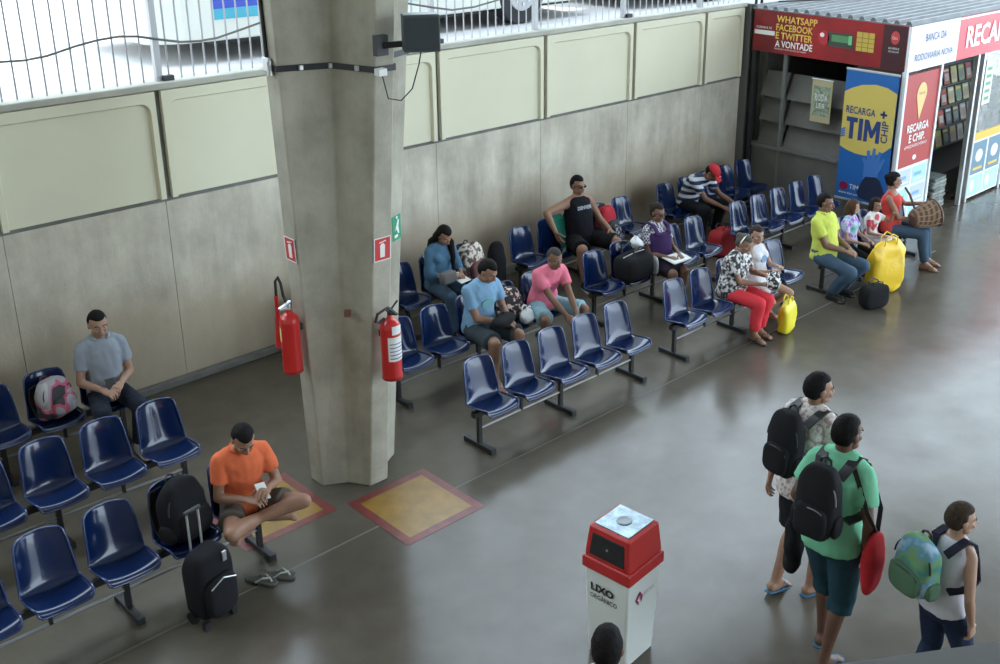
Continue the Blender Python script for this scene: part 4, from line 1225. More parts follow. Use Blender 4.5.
    # ---- shoes
    if shoes:
        kind, shm = shoes
        for A_, toe, q in ((AL, toeL, 1), (AR, toeR, -1)):
            tv = Vector(toe).normalized()
            dwn = V(0, 0, -1) - tv * tv.dot(V(0, 0, -1)); dwn = dwn.normalized() if dwn.length > .05 else V(0, 0, -1)
            lt_ = tv.cross(dwn).normalized()
            def sole(z0, z1, w=1.0, nme='sole', mm=None, par=t):
                out = [(-.075, .0), (-.068, .026), (-.03, .034), (.04, .038), (.11, .047), (.155, .042), (.185, .022), (.192, 0), (.185, -.024), (.155, -.043), (.11, -.047), (.04, -.036), (-.03, -.033), (-.068, -.026)]
                rg = [[A_ + tv * (x * s) + lt_ * (y * w * s) + dwn * (z * s) for x, y in out] for z in (z0, z1)]
                return MB().ring_loft(rg).build(nme, mm, par, bevel=.004)
            if kind == 'sandal':
                sl_ = sole(.071, .084, 1.05, 'sandal', shm)
                top = A_ + tv * .115 * s + dwn * .030 * s
                MB().tube([A_ + tv * .05 * s + lt_ * .038 * s + dwn * .07 * s, A_ + tv * .07 * s + lt_ * .025 * s + dwn * .022 * s, top, A_ + tv * .145 * s + dwn * .07 * s], .0075 * s, 6).build('strap', shm, sl_)
                MB().tube([A_ + tv * .05 * s - lt_ * .038 * s + dwn * .07 * s, A_ + tv * .07 * s - lt_ * .025 * s + dwn * .022 * s, top], .0075 * s, 6).build('strap', shm, sl_)
            else:
                b = MB()
                limb(b, [A_ - tv * .035 * s + dwn * .045 * s, A_ + tv * .06 * s + dwn * .042 * s, A_ + tv * .145 * s + dwn * .056 * s], [.045 * s, .046 * s, .034 * s])
                limb(b, [A_ - dwn * .005 * s, A_ + tv * .10 * s + dwn * .045 * s], [.046 * s, .036 * s])
                sh_ = obj('shoe', remesh(b, .011 * s, 2), shm, t, smooth=True)
                sole(.068, .086, 1.05, 'sole', mat('sole_white', (.6, .6, .57), .7) if kind == 'sneaker' else M_BLACKP, sh_)
    J = dict(t=t, hp=hp_, hc=hc, HM=HM, nb=nb, chest=chest, waist=waist, P0=P0, d2=d2, d3=d3, lat=latC, dep=depC, SL=SL, SR=SR, EL=EL, ER=ER, WL=WL, WR=WR, KL=KL, KR=KR, s=s, hs=hs, shw=shw)
    if extras: extras(J)
    return J

# ------------------------------------------------------------------ bags
def ribbon(mb, pts, wv, w, th):
    pts = [Vector(p) for p in pts]; rings = []
    for i, p in enumerate(pts):
        d = (pts[min(i + 1, len(pts) - 1)] - pts[max(i - 1, 0)]).normalized()
        a = Vector(wv); a = (a - d * a.dot(d)).normalized(); n = d.cross(a)
        rings.append([p + a * w / 2 + n * th / 2, p - a * w / 2 + n * th / 2, p - a * w / 2 - n * th / 2, p + a * w / 2 - n * th / 2])
    return mb.ring_loft(rings)

def backpack(loc, rz, size, m, label, m2=None, tilt=(0, 0), straps=True, zm=None, group=None, e=3.2, kind='backpack', cat='backpack', seed=0, handle=True):
    """upright soft backpack, base at loc, front pocket towards local -Y, straps on +Y"""
    w, d, h = size; m2 = m2 or m; zm = zm or M_BLACKP
    t = empty(kind, loc, rz, label, cat, group)
    t.rotation_euler = (R_(tilt[0]), R_(tilt[1]), rz)
    b = MB().rounded((0, 0, h / 2), (w, d, h), e, 30, 20)
    for i, p in enumerate(b.v):
        k = p.z / h
        b.v[i] = V(p.x * (1 - .16 * k * k), p.y * (1.05 - .25 * k), p.z)
    b.rumple(.012, 9, seed).build('bag_body', m, t, smooth=True)
    pk = MB().rounded((0, -d * .46, h * .30), (w * .74, d * .42, h * .46), 3.4, 24, 14).rumple(.008, 11, seed + 2).build('front_pocket', m2, t, smooth=True)
    MB().tube([V(w * .33 * math.cos(a), -d * .60 - .004 + .05 * d * abs(math.cos(a)), h * .40 + h * .10 * math.sin(a)) for a in [math.pi * k / 10 for k in range(11)]], .0045, 6).build('zip', zm, pk)
    MB().tube([V(w * .46 * math.cos(a), -d * .24, h * .56 + h * .36 * math.sin(a)) for a in [math.pi * k / 12 for k in range(13)]], .006, 6).build('zip', zm, t)
    if handle: MB().tube([(-.035, d * .25, h * .95), (-.03, d * .25, h * 1.03), (0, d * .26, h * 1.06), (.03, d * .25, h * 1.03), (.035, d * .25, h * .95)], .008, 6).build('grab_handle', M_BLACKP, t)
    if straps:
        for q in (-1, 1):
            r = MB()
            ribbon(r, [(q * w * .22, d * .36, h * .93), (q * w * .26, d * .62, h * .86), (q * w * .30, d * .74, h * .55), (q * w * .34, d * .60, h * .22), (q * w * .36, d * .40, h * .10)], (1, 0, 0), .05, .012)
            r.build('shoulder_strap', M_BLACKP, t)
    for q in (-1, 1):
        MB().rounded((q * w * .47, 0, h * .24), (w * .16, d * .6, h * .30), 3, 16, 10).build('side_pocket', m2, t, smooth=True)
    return t

def worn_backpack(J, size, m, label, m2=None, strap_m=None, shift=(0, 0, 0), zm=None, seed=0):
    """backpack carried on a person's back: own thing, placed from the wearer's spine"""
    s = J['s']; T = J['t']
    Mw = Matrix.Translation(T.location) @ T.rotation_euler.to_matrix().to_4x4()
    w, d, h = size
    t = backpack((0, 0, 0), 0, size, m, label, m2, straps=False, zm=zm, seed=seed)
    up, lat, dep = J['d2'], J['lat'], J['dep']
    # local -Y (pocket) must point along the wearer's back (+dep), local +X along -lat
    base = J['chest'] + dep * (.150 * s + d * .5) - up * (h * .60) + Vector(shift)
    Rm = Matrix(((-lat.x, -dep.x, up.x), (-lat.y, -dep.y, up.y), (-lat.z, -dep.z, up.z))).to_4x4()
    t.matrix_world = Mw @ Matrix.Translation(base) @ Rm
    inv = (Matrix.Translation(base) @ Rm).inverted()
    for q in (-1, 1):
        r = MB(); sw = J['shw'] * .62
        top = J['chest'] + J['d3'] * .10 * s
        pts = [J['chest'] + dep * .135 * s + lat * (q * sw * .7) + up * .07 * s, top + dep * .09 * s + lat * (q * sw) + up * .035 * s, top + lat * (q * sw) + up * .062 * s, top - dep * .075 * s + lat * (q * sw) + up * .02 * s,
               J['chest'] - dep * .138 * s + lat * (q * sw) - up * .02 * s, J['waist'] - dep * .09 * s + lat * (q * .165 * s) + up * .06 * s, J['waist'] + lat * (q * .185 * s) + up * .02 * s, J['waist'] + dep * .13 * s + lat * (q * .13 * s)]
        ribbon(r, [inv @ p for p in pts], inv.to_3x3() @ lat, .06 * s, .014)
        r.build('shoulder_strap', strap_m or M_BLACKP, t)
    return t

def soft_bag(name, loc, rz, size, m, label, cat, handles=2, e=3, seed=0, open_top=False, rump=.02, hm=None, taper=.0, group=None):
    w, d, h = size
    t = empty(name, loc, rz, label, cat, group)
    b = MB().rounded((0, 0, h / 2), (w, d, h), e, 34, 22)
    for i, p in enumerate(b.v):
        k = p.z / h
        b.v[i] = V(p.x * (1 + taper * k), p.y * (1 - .55 * max(0, k - .55) / .45 * (1 if open_top else .2)), p.z + (.05 * h * math.sin(p.x * 25 + seed) * max(0, k - .7) if open_top else 0))
    b.rumple(rump, 8, seed)
    for i, p in enumerate(b.v):
        if p.z < .004: b.v[i] = V(p.x, p.y, .004 + (p.z if p.z > 0 else 0))
    b.build('bag_body', m, t, smooth=True)
    for k in range(handles):
        y = (-.18 if k else .18) * d
        MB().tube([(-w * .2, y, h * .95), (-w * .18, y * 1.2, h * 1.10), (0, y * 1.5, h * 1.18), (w * .18, y * 1.2, h * 1.10), (w * .2, y, h * .95)], .008, 6).build('handle', hm or m, t)
    return t

# ------------------------------------------------------------------ cast of people
SK_L, SK_M, SK_B, SK_D = (.46, .27, .19), (.34, .185, .12), (.24, .125, .08), (.15, .075, .048)
BLK = (.012, .010, .010)
cloth = lambda n, c, r=.85: mat(n, c, r, noise_amt=.10, noise_scale=12, bump=.15, bump_scale=220, spec=.2)
jeans_d = cloth('jeans_dark', (.022, .028, .045)); jeans_b = cloth('jeans_blue', (.06, .10, .15)); black_c = cloth('black_cloth', (.012, .012, .014))
ST = .395
def phone(J, W1, label, col=(.02, .02, .02), size=(.075, .15, .01), tilt=35, name='phone', cat='phone', rz=0, dz=.02):
    T = J['t']; Mw = Matrix.Translation(T.location) @ T.rotation_euler.to_matrix().to_4x4()
    p = Mw @ (Vector(W1) + V(0, -.07, dz))
    b = empty(name, p, T.rotation_euler.z + rz, label, cat)
    b.rotation_euler = (R_(tilt), 0, T.rotation_euler.z + rz)
    MB().box((0, 0, 0), size).build('case', mat('case_%d' % int(col[0] * 100), col, .35), b, bevel=.003)
    MB().box((0, 0, size[2] * .52), (size[0] * .88, size[1] * .86, .001)).build('screen', mat('phone_screen', (.03, .035, .04), .1) if col[0] < .3 else mat('paper_page', (.75, .75, .72), .7), b)

def glasses(J, m, frame_only=False):
    hp, t, hs = J['hp'], J['t'], J['hs']
    g = MB()
    for q in (-1, 1):
        g.tube([hp(.090, q * .012, .010), hp(.086, q * .050, .012), hp(.02, q * .078, .010), hp(-.01, q * .078, .004)], .0035 * hs, 6)
    g.tube([hp(.094, -.012, .010), hp(.096, 0, .012), hp(.094, .012, .010)], .0035 * hs, 6)
    o = g.build('glasses', M_BLACKP, t)
    for q in (-1, 1):
        MB().ell(hp(.090, q * .032, .003), (.024 * hs, .005 * hs, .018 * hs), J['HM'], 14, 8).build('lens', m, o, smooth=True)

# seated, left part
J = person((3.15, YA, 0), -8, 'man in grey polo shirt and dark jeans sitting against the concrete wall', 1.74, seat=ST, lean=-4, head=(0, 8, 0), skin=SK_L,
       hair=dict(col=BLK), shirt=dict(mat=cloth('polo_grey', (.33, .37, .43)), collar=cloth('polo_collar', (.42, .45, .5))), legs=dict(mat=jeans_d), shoes=('sneaker', mat('shoe_grey', (.55, .55, .52), .7)),
       L=(.06, -.25, .635), R=(-.09, -.27, .62), footL=(.12, -.36, .085), footR=(-.17, -.42, .085), curl=.7)
phone(J, V(-.02, -.22, .63), 'black phone held in the lap of the polo shirt man')
J = person((3.12, YC, 0), -12, 'man in orange shirt sitting cross-legged on a seat looking at his phone', 1.70, seat=ST, lean=9, head=(0, 36, 0), skin=SK_M,
       hair=dict(col=BLK), shirt=dict(mat=cloth('orange_knit', (.78, .17, .07)), collar=cloth('orange_collar', (.70, .15, .06))), legs=dict(mat=cloth('shorts_khaki', (.10, .085, .07)), len='short'),
       L=(.10, -.30, .70), R=(-.05, -.30, .66), footL=(-.06, -.30, .475), footR=(.14, -.24, .470), kneeL=(1, -.55, .25), kneeR=(-1, -.5, .12), toeL=(-.8, -.45, -.1), toeR=(.9, -.35, -.05), curl=.6)
phone(J, V(.05, -.28, .70), 'white phone held by the cross-legged man in orange', (.7, .7, .7), (.07, .14, .01), 25)
# behind the column
J = person((6.80, YA, 0), -6, 'woman in denim shirt with long dark hair writing on her lap', 1.66, True, seat=ST, lean=3, head=(8, 34, 0), skin=SK_M,
       hair=dict(col=BLK, style='long', front=1), shirt=dict(mat=cloth('denim_shirt', (.09, .19, .30)), sleeve='long', cuff=.45), legs=dict(mat=jeans_b), shoes=('shoe', M_BLACKP),
       L=(.12, -.27, .64), R=(-.04, -.28, .66), footL=(.05, -.52, .09), footR=(-.10, -.50, .09), curl=.7)
phone(J, V(.06, -.26, .625), 'white paper pad the denim shirt woman is writing on', (.75, .75, .72), (.15, .2, .008), 12, 'note_pad', 'paper', .2, .0)
# middle row
J = person((6.34, YB, 0), -4, 'man in light blue T-shirt and dark shorts with a black bag on his lap', 1.76, bulk=1.06, seat=ST, lean=7, head=(20, 30, 0), skin=SK_M,
       hair=dict(col=BLK), shirt=dict(mat=cloth('tee_blue', (.22, .38, .55)), print=(mat('tee_print', (.16, .36, .40), .8), .07, .05)), legs=dict(mat=cloth('shorts_slate', (.045, .06, .07)), len='knee'), shoes=('sandal', mat('sandal_pale', (.4, .38, .34), .7)),
       L=(.15, -.31, .64), R=(.05, -.34, .62), footL=(.16, -.44, .085), footR=(-.10, -.42, .085), curl=.7)
soft_bag('shoulder_bag', (6.37, YB - .36, .60), .3, (.30, .17, .09), cloth('bag_black', (.014, .014, .016)), 'small black shoulder bag on the lap of the light blue T-shirt man', 'bag', 1, 3, 2, False, .008)
J = person((7.22, YB, 0), -10, 'man in pink T-shirt and pale blue shorts leaning forward with clasped hands', 1.68, seat=ST, lean=20, head=(0, 16, 0), skin=SK_B,
       hair=dict(col=(.06, .055, .05), vol=.25), shirt=dict(mat=cloth('tee_pink', (.78, .20, .28)), print=(mat('pink_print', (.45, .08, .16), .8), .055, .04)), legs=dict(mat=cloth('shorts_aqua', (.28, .46, .52)), len='knee'), shoes=('sandal', M_BLACKP),
       L=(.09, -.52, .50), R=(-.03, -.53, .50), footL=(.24, -.42, .085), footR=(-.20, -.44, .085), kneeL=(.5, -1, .5), kneeR=(-.4, -1, .5), curl=.95)
J = person((8.95, YA, 0), -10, 'heavy man in black vest and sunglasses with one arm over the next seat', 1.78, bulk=1.28, seat=ST, lean=-6, head=(6, 2, 0), skin=SK_M,
       hair=dict(col=BLK), shirt=dict(mat=cloth('vest_black', (.010, .011, .016)), sleeve='none', print=(mat('vest_print', (.5, .52, .56), .8), .20, 'DENVER')), legs=dict(mat=black_c, len='knee'), shoes=('sneaker', M_BLACKP),
       L=(.28, -.30, .62), R=(-.40, -.13, .66), poleR=(-1, .2, .4), footL=(.24, -.45, .085), footR=(-.2, -.47, .085), kneeL=(.4, -1, .5), kneeR=(-.4, -1, .5), curl=.4)
glasses(J, mat('dark_lens', (.01, .01, .012), .1))
J = person((9.02, YB, 0), -8, 'woman in purple pinafore over a checked blouse reading papers on her lap', 1.62, True, bulk=1.12, seat=ST, lean=-3, head=(4, 8, 0), skin=SK_B,
       hair=dict(col=(.03, .022, .02), style='bun'), shirt=dict(mat=ramp_mat('check_blouse', 'check', [(0, (.62, .60, .64)), (.5, (.06, .05, .08))], 44)), legs=dict(mat=cloth('skirt_dark', (.03, .022, .035)), len='skirt', e=.93), shoes=('sandal', mat('sandal_brown', (.12, .07, .05), .7)),
       L=(.13, -.30, .61), R=(-.04, -.30, .61), footL=(.06, -.42, .085), footR=(-.09, -.43, .085), kneeL=(.02, -1, .5), kneeR=(-.02, -1, .5), curl=.4)
glasses(J, mat('brown_lens', (.05, .035, .03), .1))
pf_ = MB(); st_ = []
Jd = J; s_p = J['s']
for (c0, rx, ry) in ((J['P0'] + V(0, 0, -.05), .205, .160), (J['P0'] + J['d2'] * .10, .205, .165), (J['waist'], .185, .160), (J['chest'] - J['d2'] * .02, .176, .150), (J['chest'] + J['d2'] * .035, .150, .140)):
    st_.append(ering(c0 - J['dep'] * .018, J['lat'], J['dep'], rx * s_p * 1.03, ry * s_p * 1.04))
pf_.ring_loft(st_)
for q in (-1, 1): ribbon(pf_, [J['chest'] - J['dep'] * .150 + J['lat'] * q * .085 + J['d2'] * .02, J['chest'] - J['dep'] * .09 + J['lat'] * q * .095 + J['d2'] * .115, J['chest'] + J['lat'] * q * .10 + J['d2'] * .145, J['chest'] + J['dep'] * .12 + J['lat'] * q * .09 + J['d2'] * .06], J['lat'], .06, .02)
obj('pinafore', remesh(pf_, .012, 2, .004, 9, 4), cloth('pinafore_purple', (.055, .025, .10)), J['t'], smooth=True)
phone(J, V(.05, -.27, .60), 'open pale booklet on the lap of the woman in purple', (.6, .6, .55), (.30, .2, .012), 8, 'booklet', 'booklet', .1, .0)
J = person((11.10, YA + .02, 0), 0, 'man in navy and white striped shirt and red cap bent forward over his knees', 1.74, seat=ST, lean=33, head=(10, 52, 0), skin=SK_B,
       hair=dict(col=BLK, vol=.6), shirt=dict(mat=ramp_mat('navy_white_stripe', 'Z', [(0, (.02, .03, .09)), (.52, (.62, .64, .68))], 3.4, vec=(0, .55, 1))), legs=dict(mat=cloth('jeans_black', (.014, .016, .022))), shoes=('shoe', M_BLACKP),
       L=(.24, -.60, .55), R=(.05, -.58, .52), footL=(.22, -.34, .085), footR=(-.14, -.38, .085), kneeL=(.4, -1, .5), curl=.5)
capm = cloth('cap_red', (.50, .03, .04))
cp = MB(); hp = J['hp']; nu, rings = 24, []
for i in range(9):
    ph = math.pi / 2 * i / 8.0
    rings.append([hp(-.013 + .106 * math.cos(a) * math.cos(ph), .087 * math.sin(a) * math.cos(ph), .040 + .085 * math.sin(ph) + .002) for a in (2 * math.pi * k / nu for k in range(nu))])
cp.ring_loft([[p for p in r] for r in rings[:-1]])
co = cp.build('cap', capm, J['t'], smooth=True)
vz = MB(); vz.ring_loft([[hp(.075 + (.085 if k else 0), .075 * math.sin(a) * (1 - .25 * k), .045 - .02 * k + .012 * math.cos(a * 1.2) + dz) for a in [R_(-80 + 20 * j) for j in range(9)]] for k, dz in ((0, 0), (1, 0), (1, .006), (0, .006))], cap=False)
vz.build('visor', capm, co)
disc(frame(hp(.096, 0, .075), J['HM'] @ V(1, 0, 0), J['HM'] @ V(0, -.3, 1)), 0, 0, .018, .016, .006, 14, 'cap_badge', MATS['sign_white'], co)
# front row right
pat = ramp_mat('blouse_pattern', 'noise', [(0, (.03, .03, .035)), (.46, (.30, .28, .27)), (.55, (.70, .68, .66))], 26, detail=1)
J = person((8.93, YC + .02, 0), 4, 'woman in black and white patterned blouse and bright red trousers', 1.56, True, bulk=1.22, seat=ST, lean=6, head=(4, 26, 0), skin=SK_M,
       hair=dict(col=(.11, .09, .075), style='bun', band=MATS['sign_white']), shirt=dict(mat=pat, hem=-.10, off=.02), legs=dict(mat=cloth('trousers_red', (.72, .05, .065)), end=.85), shoes=('sandal', mat('sandal_dark', (.05, .04, .045), .6)),
       L=(.20, -.33, .66), R=(.04, -.36, .62), footL=(.07, -.36, .085), footR=(-.06, -.38, .085), kneeL=(.05, -1, .5), kneeR=(-.0, -1, .5), curl=.5)
soft_bag('handbag', (9.10, YC - .42, .575), .5, (.26, .14, .16), ramp_mat('handbag_print', 'noise', [(0, (.03, .03, .03)), (.5, (.72, .70, .68))], 30, detail=1), 'black and white printed handbag on the lap of the woman in red trousers', 'handbag', 2, 3.5, 3, False, .008, M_BLACKP)
J = person((9.41, YC + .02, 0), -4, 'girl in white printed top and shorts sitting beside the woman in red trousers', 1.42, True, seat=ST, lean=-8, head=(-22, 8, 0), skin=SK_L, child=1.08,
       hair=dict(col=(.05, .035, .028), style='tail'), shirt=dict(mat=cloth('top_white', (.74, .74, .76)), sleeve='none', print=(mat('top_print', (.2, .3, .45), .8), .05, .04)), legs=dict(mat=cloth('shorts_white', (.6, .58, .56)), len='short'), shoes=('sandal', mat('sandal_red', (.4, .08, .06), .6)),
       L=(.10, -.22, .66), R=(-.05, -.24, .64), footL=(.12, -.10, .10), footR=(-.08, -.10, .10), kneeL=(.6, -1, .5), curl=.5)
J = person((10.60, YC - .08, 0), 2, 'man in yellow-green polo shirt and jeans with hands clasped in his lap', 1.72, bulk=1.14, seat=ST, lean=-9, head=(20, 4, 0), skin=SK_B,
       hair=dict(col=BLK, vol=.7), shirt=dict(mat=cloth('polo_yellow', (.62, .68, .12)), collar=cloth('polo_yellow_collar', (.55, .6, .1))), legs=dict(mat=jeans_b), shoes=('shoe', M_BLACKP),
       L=(.10, -.30, .60), R=(-.02, -.32, .60), footL=(.14, -.22, .085), footR=(-.08, -.22, .085), curl=.9)
tie = ramp_mat('tie_dye', 'noise', [(0, (.10, .30, .45)), (.42, (.30, .12, .50)), (.52, (.65, .55, .75)), (.6, (.15, .45, .45))], 14, const=False)
J = person((11.17, YC - .08, 0), 5, 'child in purple and turquoise tie-dyed top beside the man in yellow', 1.30, True, seat=ST, lean=-4, head=(50, 10, 0), skin=SK_L, child=1.10,
       hair=dict(col=(.10, .05, .028), style='bob'), shirt=dict(mat=tie), legs=dict(mat=black_c), shoes=('shoe', M_BLACKP), curl=.5, footL=(.07, -.13, .15), footR=(-.07, -.13, .15))
J = person((11.64, YC - .10, 0), 5, 'small girl in white top with red trim sitting beside the woman in red', 1.16, True, seat=ST, lean=0, head=(-8, 8, 0), skin=SK_M, child=1.14,
       hair=dict(col=(.025, .018, .016), style='bob'), shirt=dict(mat=ramp_mat('girl_top', 'noise', [(0, (.70, .66, .62)), (.60, (.50, .06, .09))], 9, detail=0)), legs=dict(mat=ramp_mat('girl_skirt', 'noise', [(0, (.45, .42, .46)), (.5, (.66, .62, .66))], 24), len='skirt'), shoes=('sandal', mat('sandal_red', (.4, .08, .06), .6)),
       L=(.06, -.26, .78), curl=.5)
J = person((12.12, YC - .10, 0), 18, 'woman in red sleeveless top and jeans holding a woven drum', 1.66, True, seat=ST, lean=-6, head=(30, 4, 0), skin=SK_M,
       hair=dict(col=BLK, style='bun'), shirt=dict(mat=cloth('top_red', (.66, .07, .06)), sleeve='tank'), legs=dict(mat=jeans_b), shoes=('sandal', mat('sandal_brown', (.12, .07, .05), .7)),
       L=(.30, -.36, .76), R=(-.02, -.34, .62), footL=(.12, -.50, .085), footR=(-.05, -.50, .085), kneeL=(.1, -1, .5), kneeR=(0, -1, .5), curl=.6)
# the woven drum she holds
t = empty('woven_drum', (12.26, YC - .50, .69), R_(-30), 'brown woven drum with pale skin held by the woman in red', 'drum')
Rd = Matrix.Rotation(R_(78), 3, 'Y')
weave = ramp_mat('drum_weave', 'X', [(0, (.10, .055, .035)), (.5, (.26, .15, .09))], 26, vec=(.2, 1, .2))
prof = [(.085, -.19), (.105, -.16), (.125, -.08), (.145, 0), (.165, .08), (.172, .13), (.168, .15)]
dm = MB().ring_loft([[Rd @ V(r * math.cos(a), r * math.sin(a), z) for a in (2 * math.pi * k / 24 for k in range(24))] for r, z in prof]).build('drum_shell', weave, t, smooth=False)
MB().ring_loft([[Rd @ V(r * math.cos(a), r * math.sin(a), z) for a in (2 * math.pi * k / 24 for k in range(24))] for r, z in ((.166, .145), (.166, .156), (.15, .160))]).build('drum_skin', mat('drum_skin', (.42, .30, .22), .7), t)
for k in range(12):
    a = 2 * math.pi * k / 12; b_ = a + .2
    MB().tube([Rd @ V(.176 * math.cos(a), .176 * math.sin(a), .13), Rd @ V(.152 * math.cos(b_), .152 * math.sin(b_), 0), Rd @ V(.112 * math.cos(a), .112 * math.sin(a), -.15)], .006, 6).build('cord', mat('drum_cord', (.30, .22, .15), .8), dm)
MB().tube([Rd @ V(.175 * math.cos(a), .175 * math.sin(a), .13) for a in (2 * math.pi * k / 24 for k in range(24))], .010, 6, True).build('hoop', mat('drum_hoop', (.08, .04, .03), .6), dm)
MB().tube([(-.15, .02, .1), (-.17, .12, .24), (-.20, .20, .32)], .014, 8).build('carry_strap', mat('strap_brown', (.10, .05, .035), .8), t)

# walkers
plaid = ramp_mat('shirt_print_pale', 'noise', [(0, (.38, .27, .26)), (.44, (.60, .53, .50)), (.56, (.70, .65, .62))], 34, detail=1)
W1 = person((5.62, 3.27, 0), 82, 'man in pale patterned shirt and dark shorts walking with a black backpack', 1.74, lean=3, head=(-22, 2, 0), skin=SK_M,
       hair=dict(col=BLK), shirt=dict(mat=plaid, hem=-.12, off=.02), legs=dict(mat=cloth('shorts_black', (.018, .018, .022)), len='knee', off=.02), shoes=('sandal', mat('sandal_blue', (.05, .16, .28), .6)),
       footR=(-.08, -.08, .085), footL=(.08, .10, .10), toeL=(.1, -1, -.2), L=(.25, .06, .80), R=(-.24, -.10, .82), kneeL=(.05, -1, 0), kneeR=(-.05, -1, 0), curl=.5)
worn_backpack(W1, (.27, .17, .46), cloth('pack_black', (.014, .014, .016)), 'black backpack on the man in the pale patterned shirt', seed=1)
W2 = person((5.16, 2.77, 0), 94, 'man in mint green T-shirt and teal shorts walking with backpack and red bag', 1.80, bulk=.88, lean=1, head=(-14, 4, 0), skin=SK_D,
       hair=dict(col=(.008, .007, .007), vol=.9), shirt=dict(mat=cloth('tee_mint', (.20, .55, .34)), hem=-.08, off=.022), legs=dict(mat=cloth('shorts_teal', (.018, .055, .075)), len='below', off=.02), shoes=('sandal', mat('sandal_blue', (.05, .16, .28), .6)),
       footR=(-.07, .08, .085), footL=(.07, -.16, .085), L=(.21, -.10, .93), R=(-.21, -.02, .90), kneeL=(.05, -1, 0), kneeR=(-.05, -1, 0), curl=.7)
worn_backpack(W2, (.28, .18, .48), cloth('pack_black2', (.016, .016, .018)), 'black backpack on the man in the mint green T-shirt', seed=5, zm=mat('zip_grey', (.2, .2, .2), .5))
Tm = Matrix.Translation(W2['t'].location) @ W2['t'].rotation_euler.to_matrix().to_4x4()
p = Tm @ V(-.30, .07, .70)
t = soft_bag('tote_bag', p, R_(94 + 90), (.22, .09, .42), cloth('tote_red', (.55, .03, .04)), 'red pouch bag hanging from the shoulder of the mint T-shirt man', 'bag', 0, 2.6, 4, False, .012)
r = MB(); inv = (Matrix.Translation(p) @ Matrix.Rotation(R_(184), 4, 'Z')).inverted() @ Tm
ribbon(r, [inv @ q for q in (V(-.30, .04, 1.08), V(-.245, .10, 1.25), W2['SR'] + V(.05, .06, .075), W2['SR'] + V(.05, -.02, .085), W2['SR'] + V(.02, -.10, .02), V(-.26, -.05, 1.22), V(-.30, .06, 1.08))], (0, 1, 0), .03, .006)
r.build('bag_strap', M_BLACKP, t)
disc(frame(Vector((.03, -.05, .20)), (1, 0, 0), (0, 0, 1)), 0, 0, .03, .02, .006, 12, 'bag_print', MATS['sign_white'], t)
p = Tm @ V(.31, -.12, .46)
soft_bag('folded_jacket', p, R_(20), (.24, .11, .44), cloth('jacket_black', (.012, .012, .013)), 'black jacket carried at the side of the mint T-shirt man', 'jacket', 0, 2.4, 6, False, .035)
W3 = person((5.29, 2.09, 0), 72, 'boy in white sleeveless shirt and navy trousers walking with a colourful backpack', 1.44, lean=2, head=(-20, 2, 0), skin=SK_L, child=1.06,
       hair=dict(col=(.055, .036, .024), vol=1.3), shirt=dict(mat=cloth('vest_white', (.60, .60, .66)), sleeve='none', hem=-.04, off=.022), legs=dict(mat=cloth('track_navy', (.022, .034, .075)), off=.012, stripe=MATS['sign_white']), shoes=('sneaker', M_BLACKP),
       footR=(-.09, -.08, .075), footL=(.08, .08, .08), R=(-.20, -.02, .72), L=(.18, -.12, .76), kneeL=(.05, -1, 0), kneeR=(-.05, -1, 0), curl=.5)
worn_backpack(W3, (.30, .17, .37), ramp_mat('pack_cartoon', 'noise', [(0, (.30, .10, .08)), (.38, (.05, .22, .20)), (.48, (.16, .30, .10)), (.56, (.10, .26, .36)), (.64, (.35, .50, .62))], 7, const=False), 'colourful green and blue backpack on the boy', cloth('pack_green', (.09, .17, .10)), cloth('strap_navy', (.02, .02, .035)), seed=7, shift=(.05, 0, 0))
person((2.92, 2.60, 0), 128, 'person in black and white striped shirt standing in front of the litter bin', 1.63, lean=2, head=(0, 6, 0), skin=SK_B,
       hair=dict(col=(.014, .011, .011), vol=1.1), shirt=dict(mat=ramp_mat('bw_stripe', 'Z', [(0, (.03, .03, .05)), (.5, (.70, .72, .74))], 7)), legs=dict(mat=jeans_d), shoes=('shoe', M_BLACKP))

# ------------------------------------------------------------------ luggage
pg = ramp_mat('pack_pink_grey', 'noise', [(0, (.03, .03, .035)), (.40, (.45, .08, .14)), (.47, (.30, .29, .31)), (.58, (.42, .41, .43))], 6, detail=1, const=True)
backpack((2.72, YA - .09, .435), R_(25), (.32, .20, .34), pg, 'pink and grey backpack on the seat beside the polo shirt man', tilt=(-14, 0), seed=3)
backpack((2.668, YC - .07, .425), R_(20), (.36, .22, .44), cloth('pack_black3', (.010, .010, .012)), 'black backpack standing on the seat beside the man in orange', tilt=(-8, 0), seed=9)
# trolley bag
t = empty('trolley_bag', (2.60, 5.86, 0), R_(12), 'black wheeled trolley bag with raised handle on the floor before the benches', 'luggage')
tb = cloth('trolley_black', (.013, .013, .016))
MB().rounded((0, 0, .30), (.30, .22, .50), 4, 30, 20).rumple(.010, 9, 4).build('bag_body', tb, t, smooth=True)
pk = MB().rounded((0, -.115, .24), (.24, .09, .30), 3.5, 24, 14).rumple(.006, 9, 5).build('front_pocket', tb, t, smooth=True)
MB().tube([(-.10, -.155, .34), (0, -.158, .385), (.10, -.155, .34)], .005, 6).build('zip', M_ALU, pk)
for q in (-1, 1):
    MB().cyl((q * .045, .085, .5), (q * .045, .085, .80), .008, n=8).build('handle_tube', M_ALU, t)
    MB().cyl((q * .11 - .015, .06, .045), (q * .11 + .015, .06, .045), .045, n=16).build('wheel', M_BLACKP, t)
    MB().span((q * .11 - .02, -.09, .0), (q * .11 + .02, -.05, .06)).build('foot', M_BLACKP, t)
MB().box((0, .085, .81), (.13, .024, .026)).build('handle_grip', M_BLACKP, t, bevel=.008)
MB().box((.06, -.11, .50), (.03, .01, .07)).build('luggage_tag', M_ALU, t)
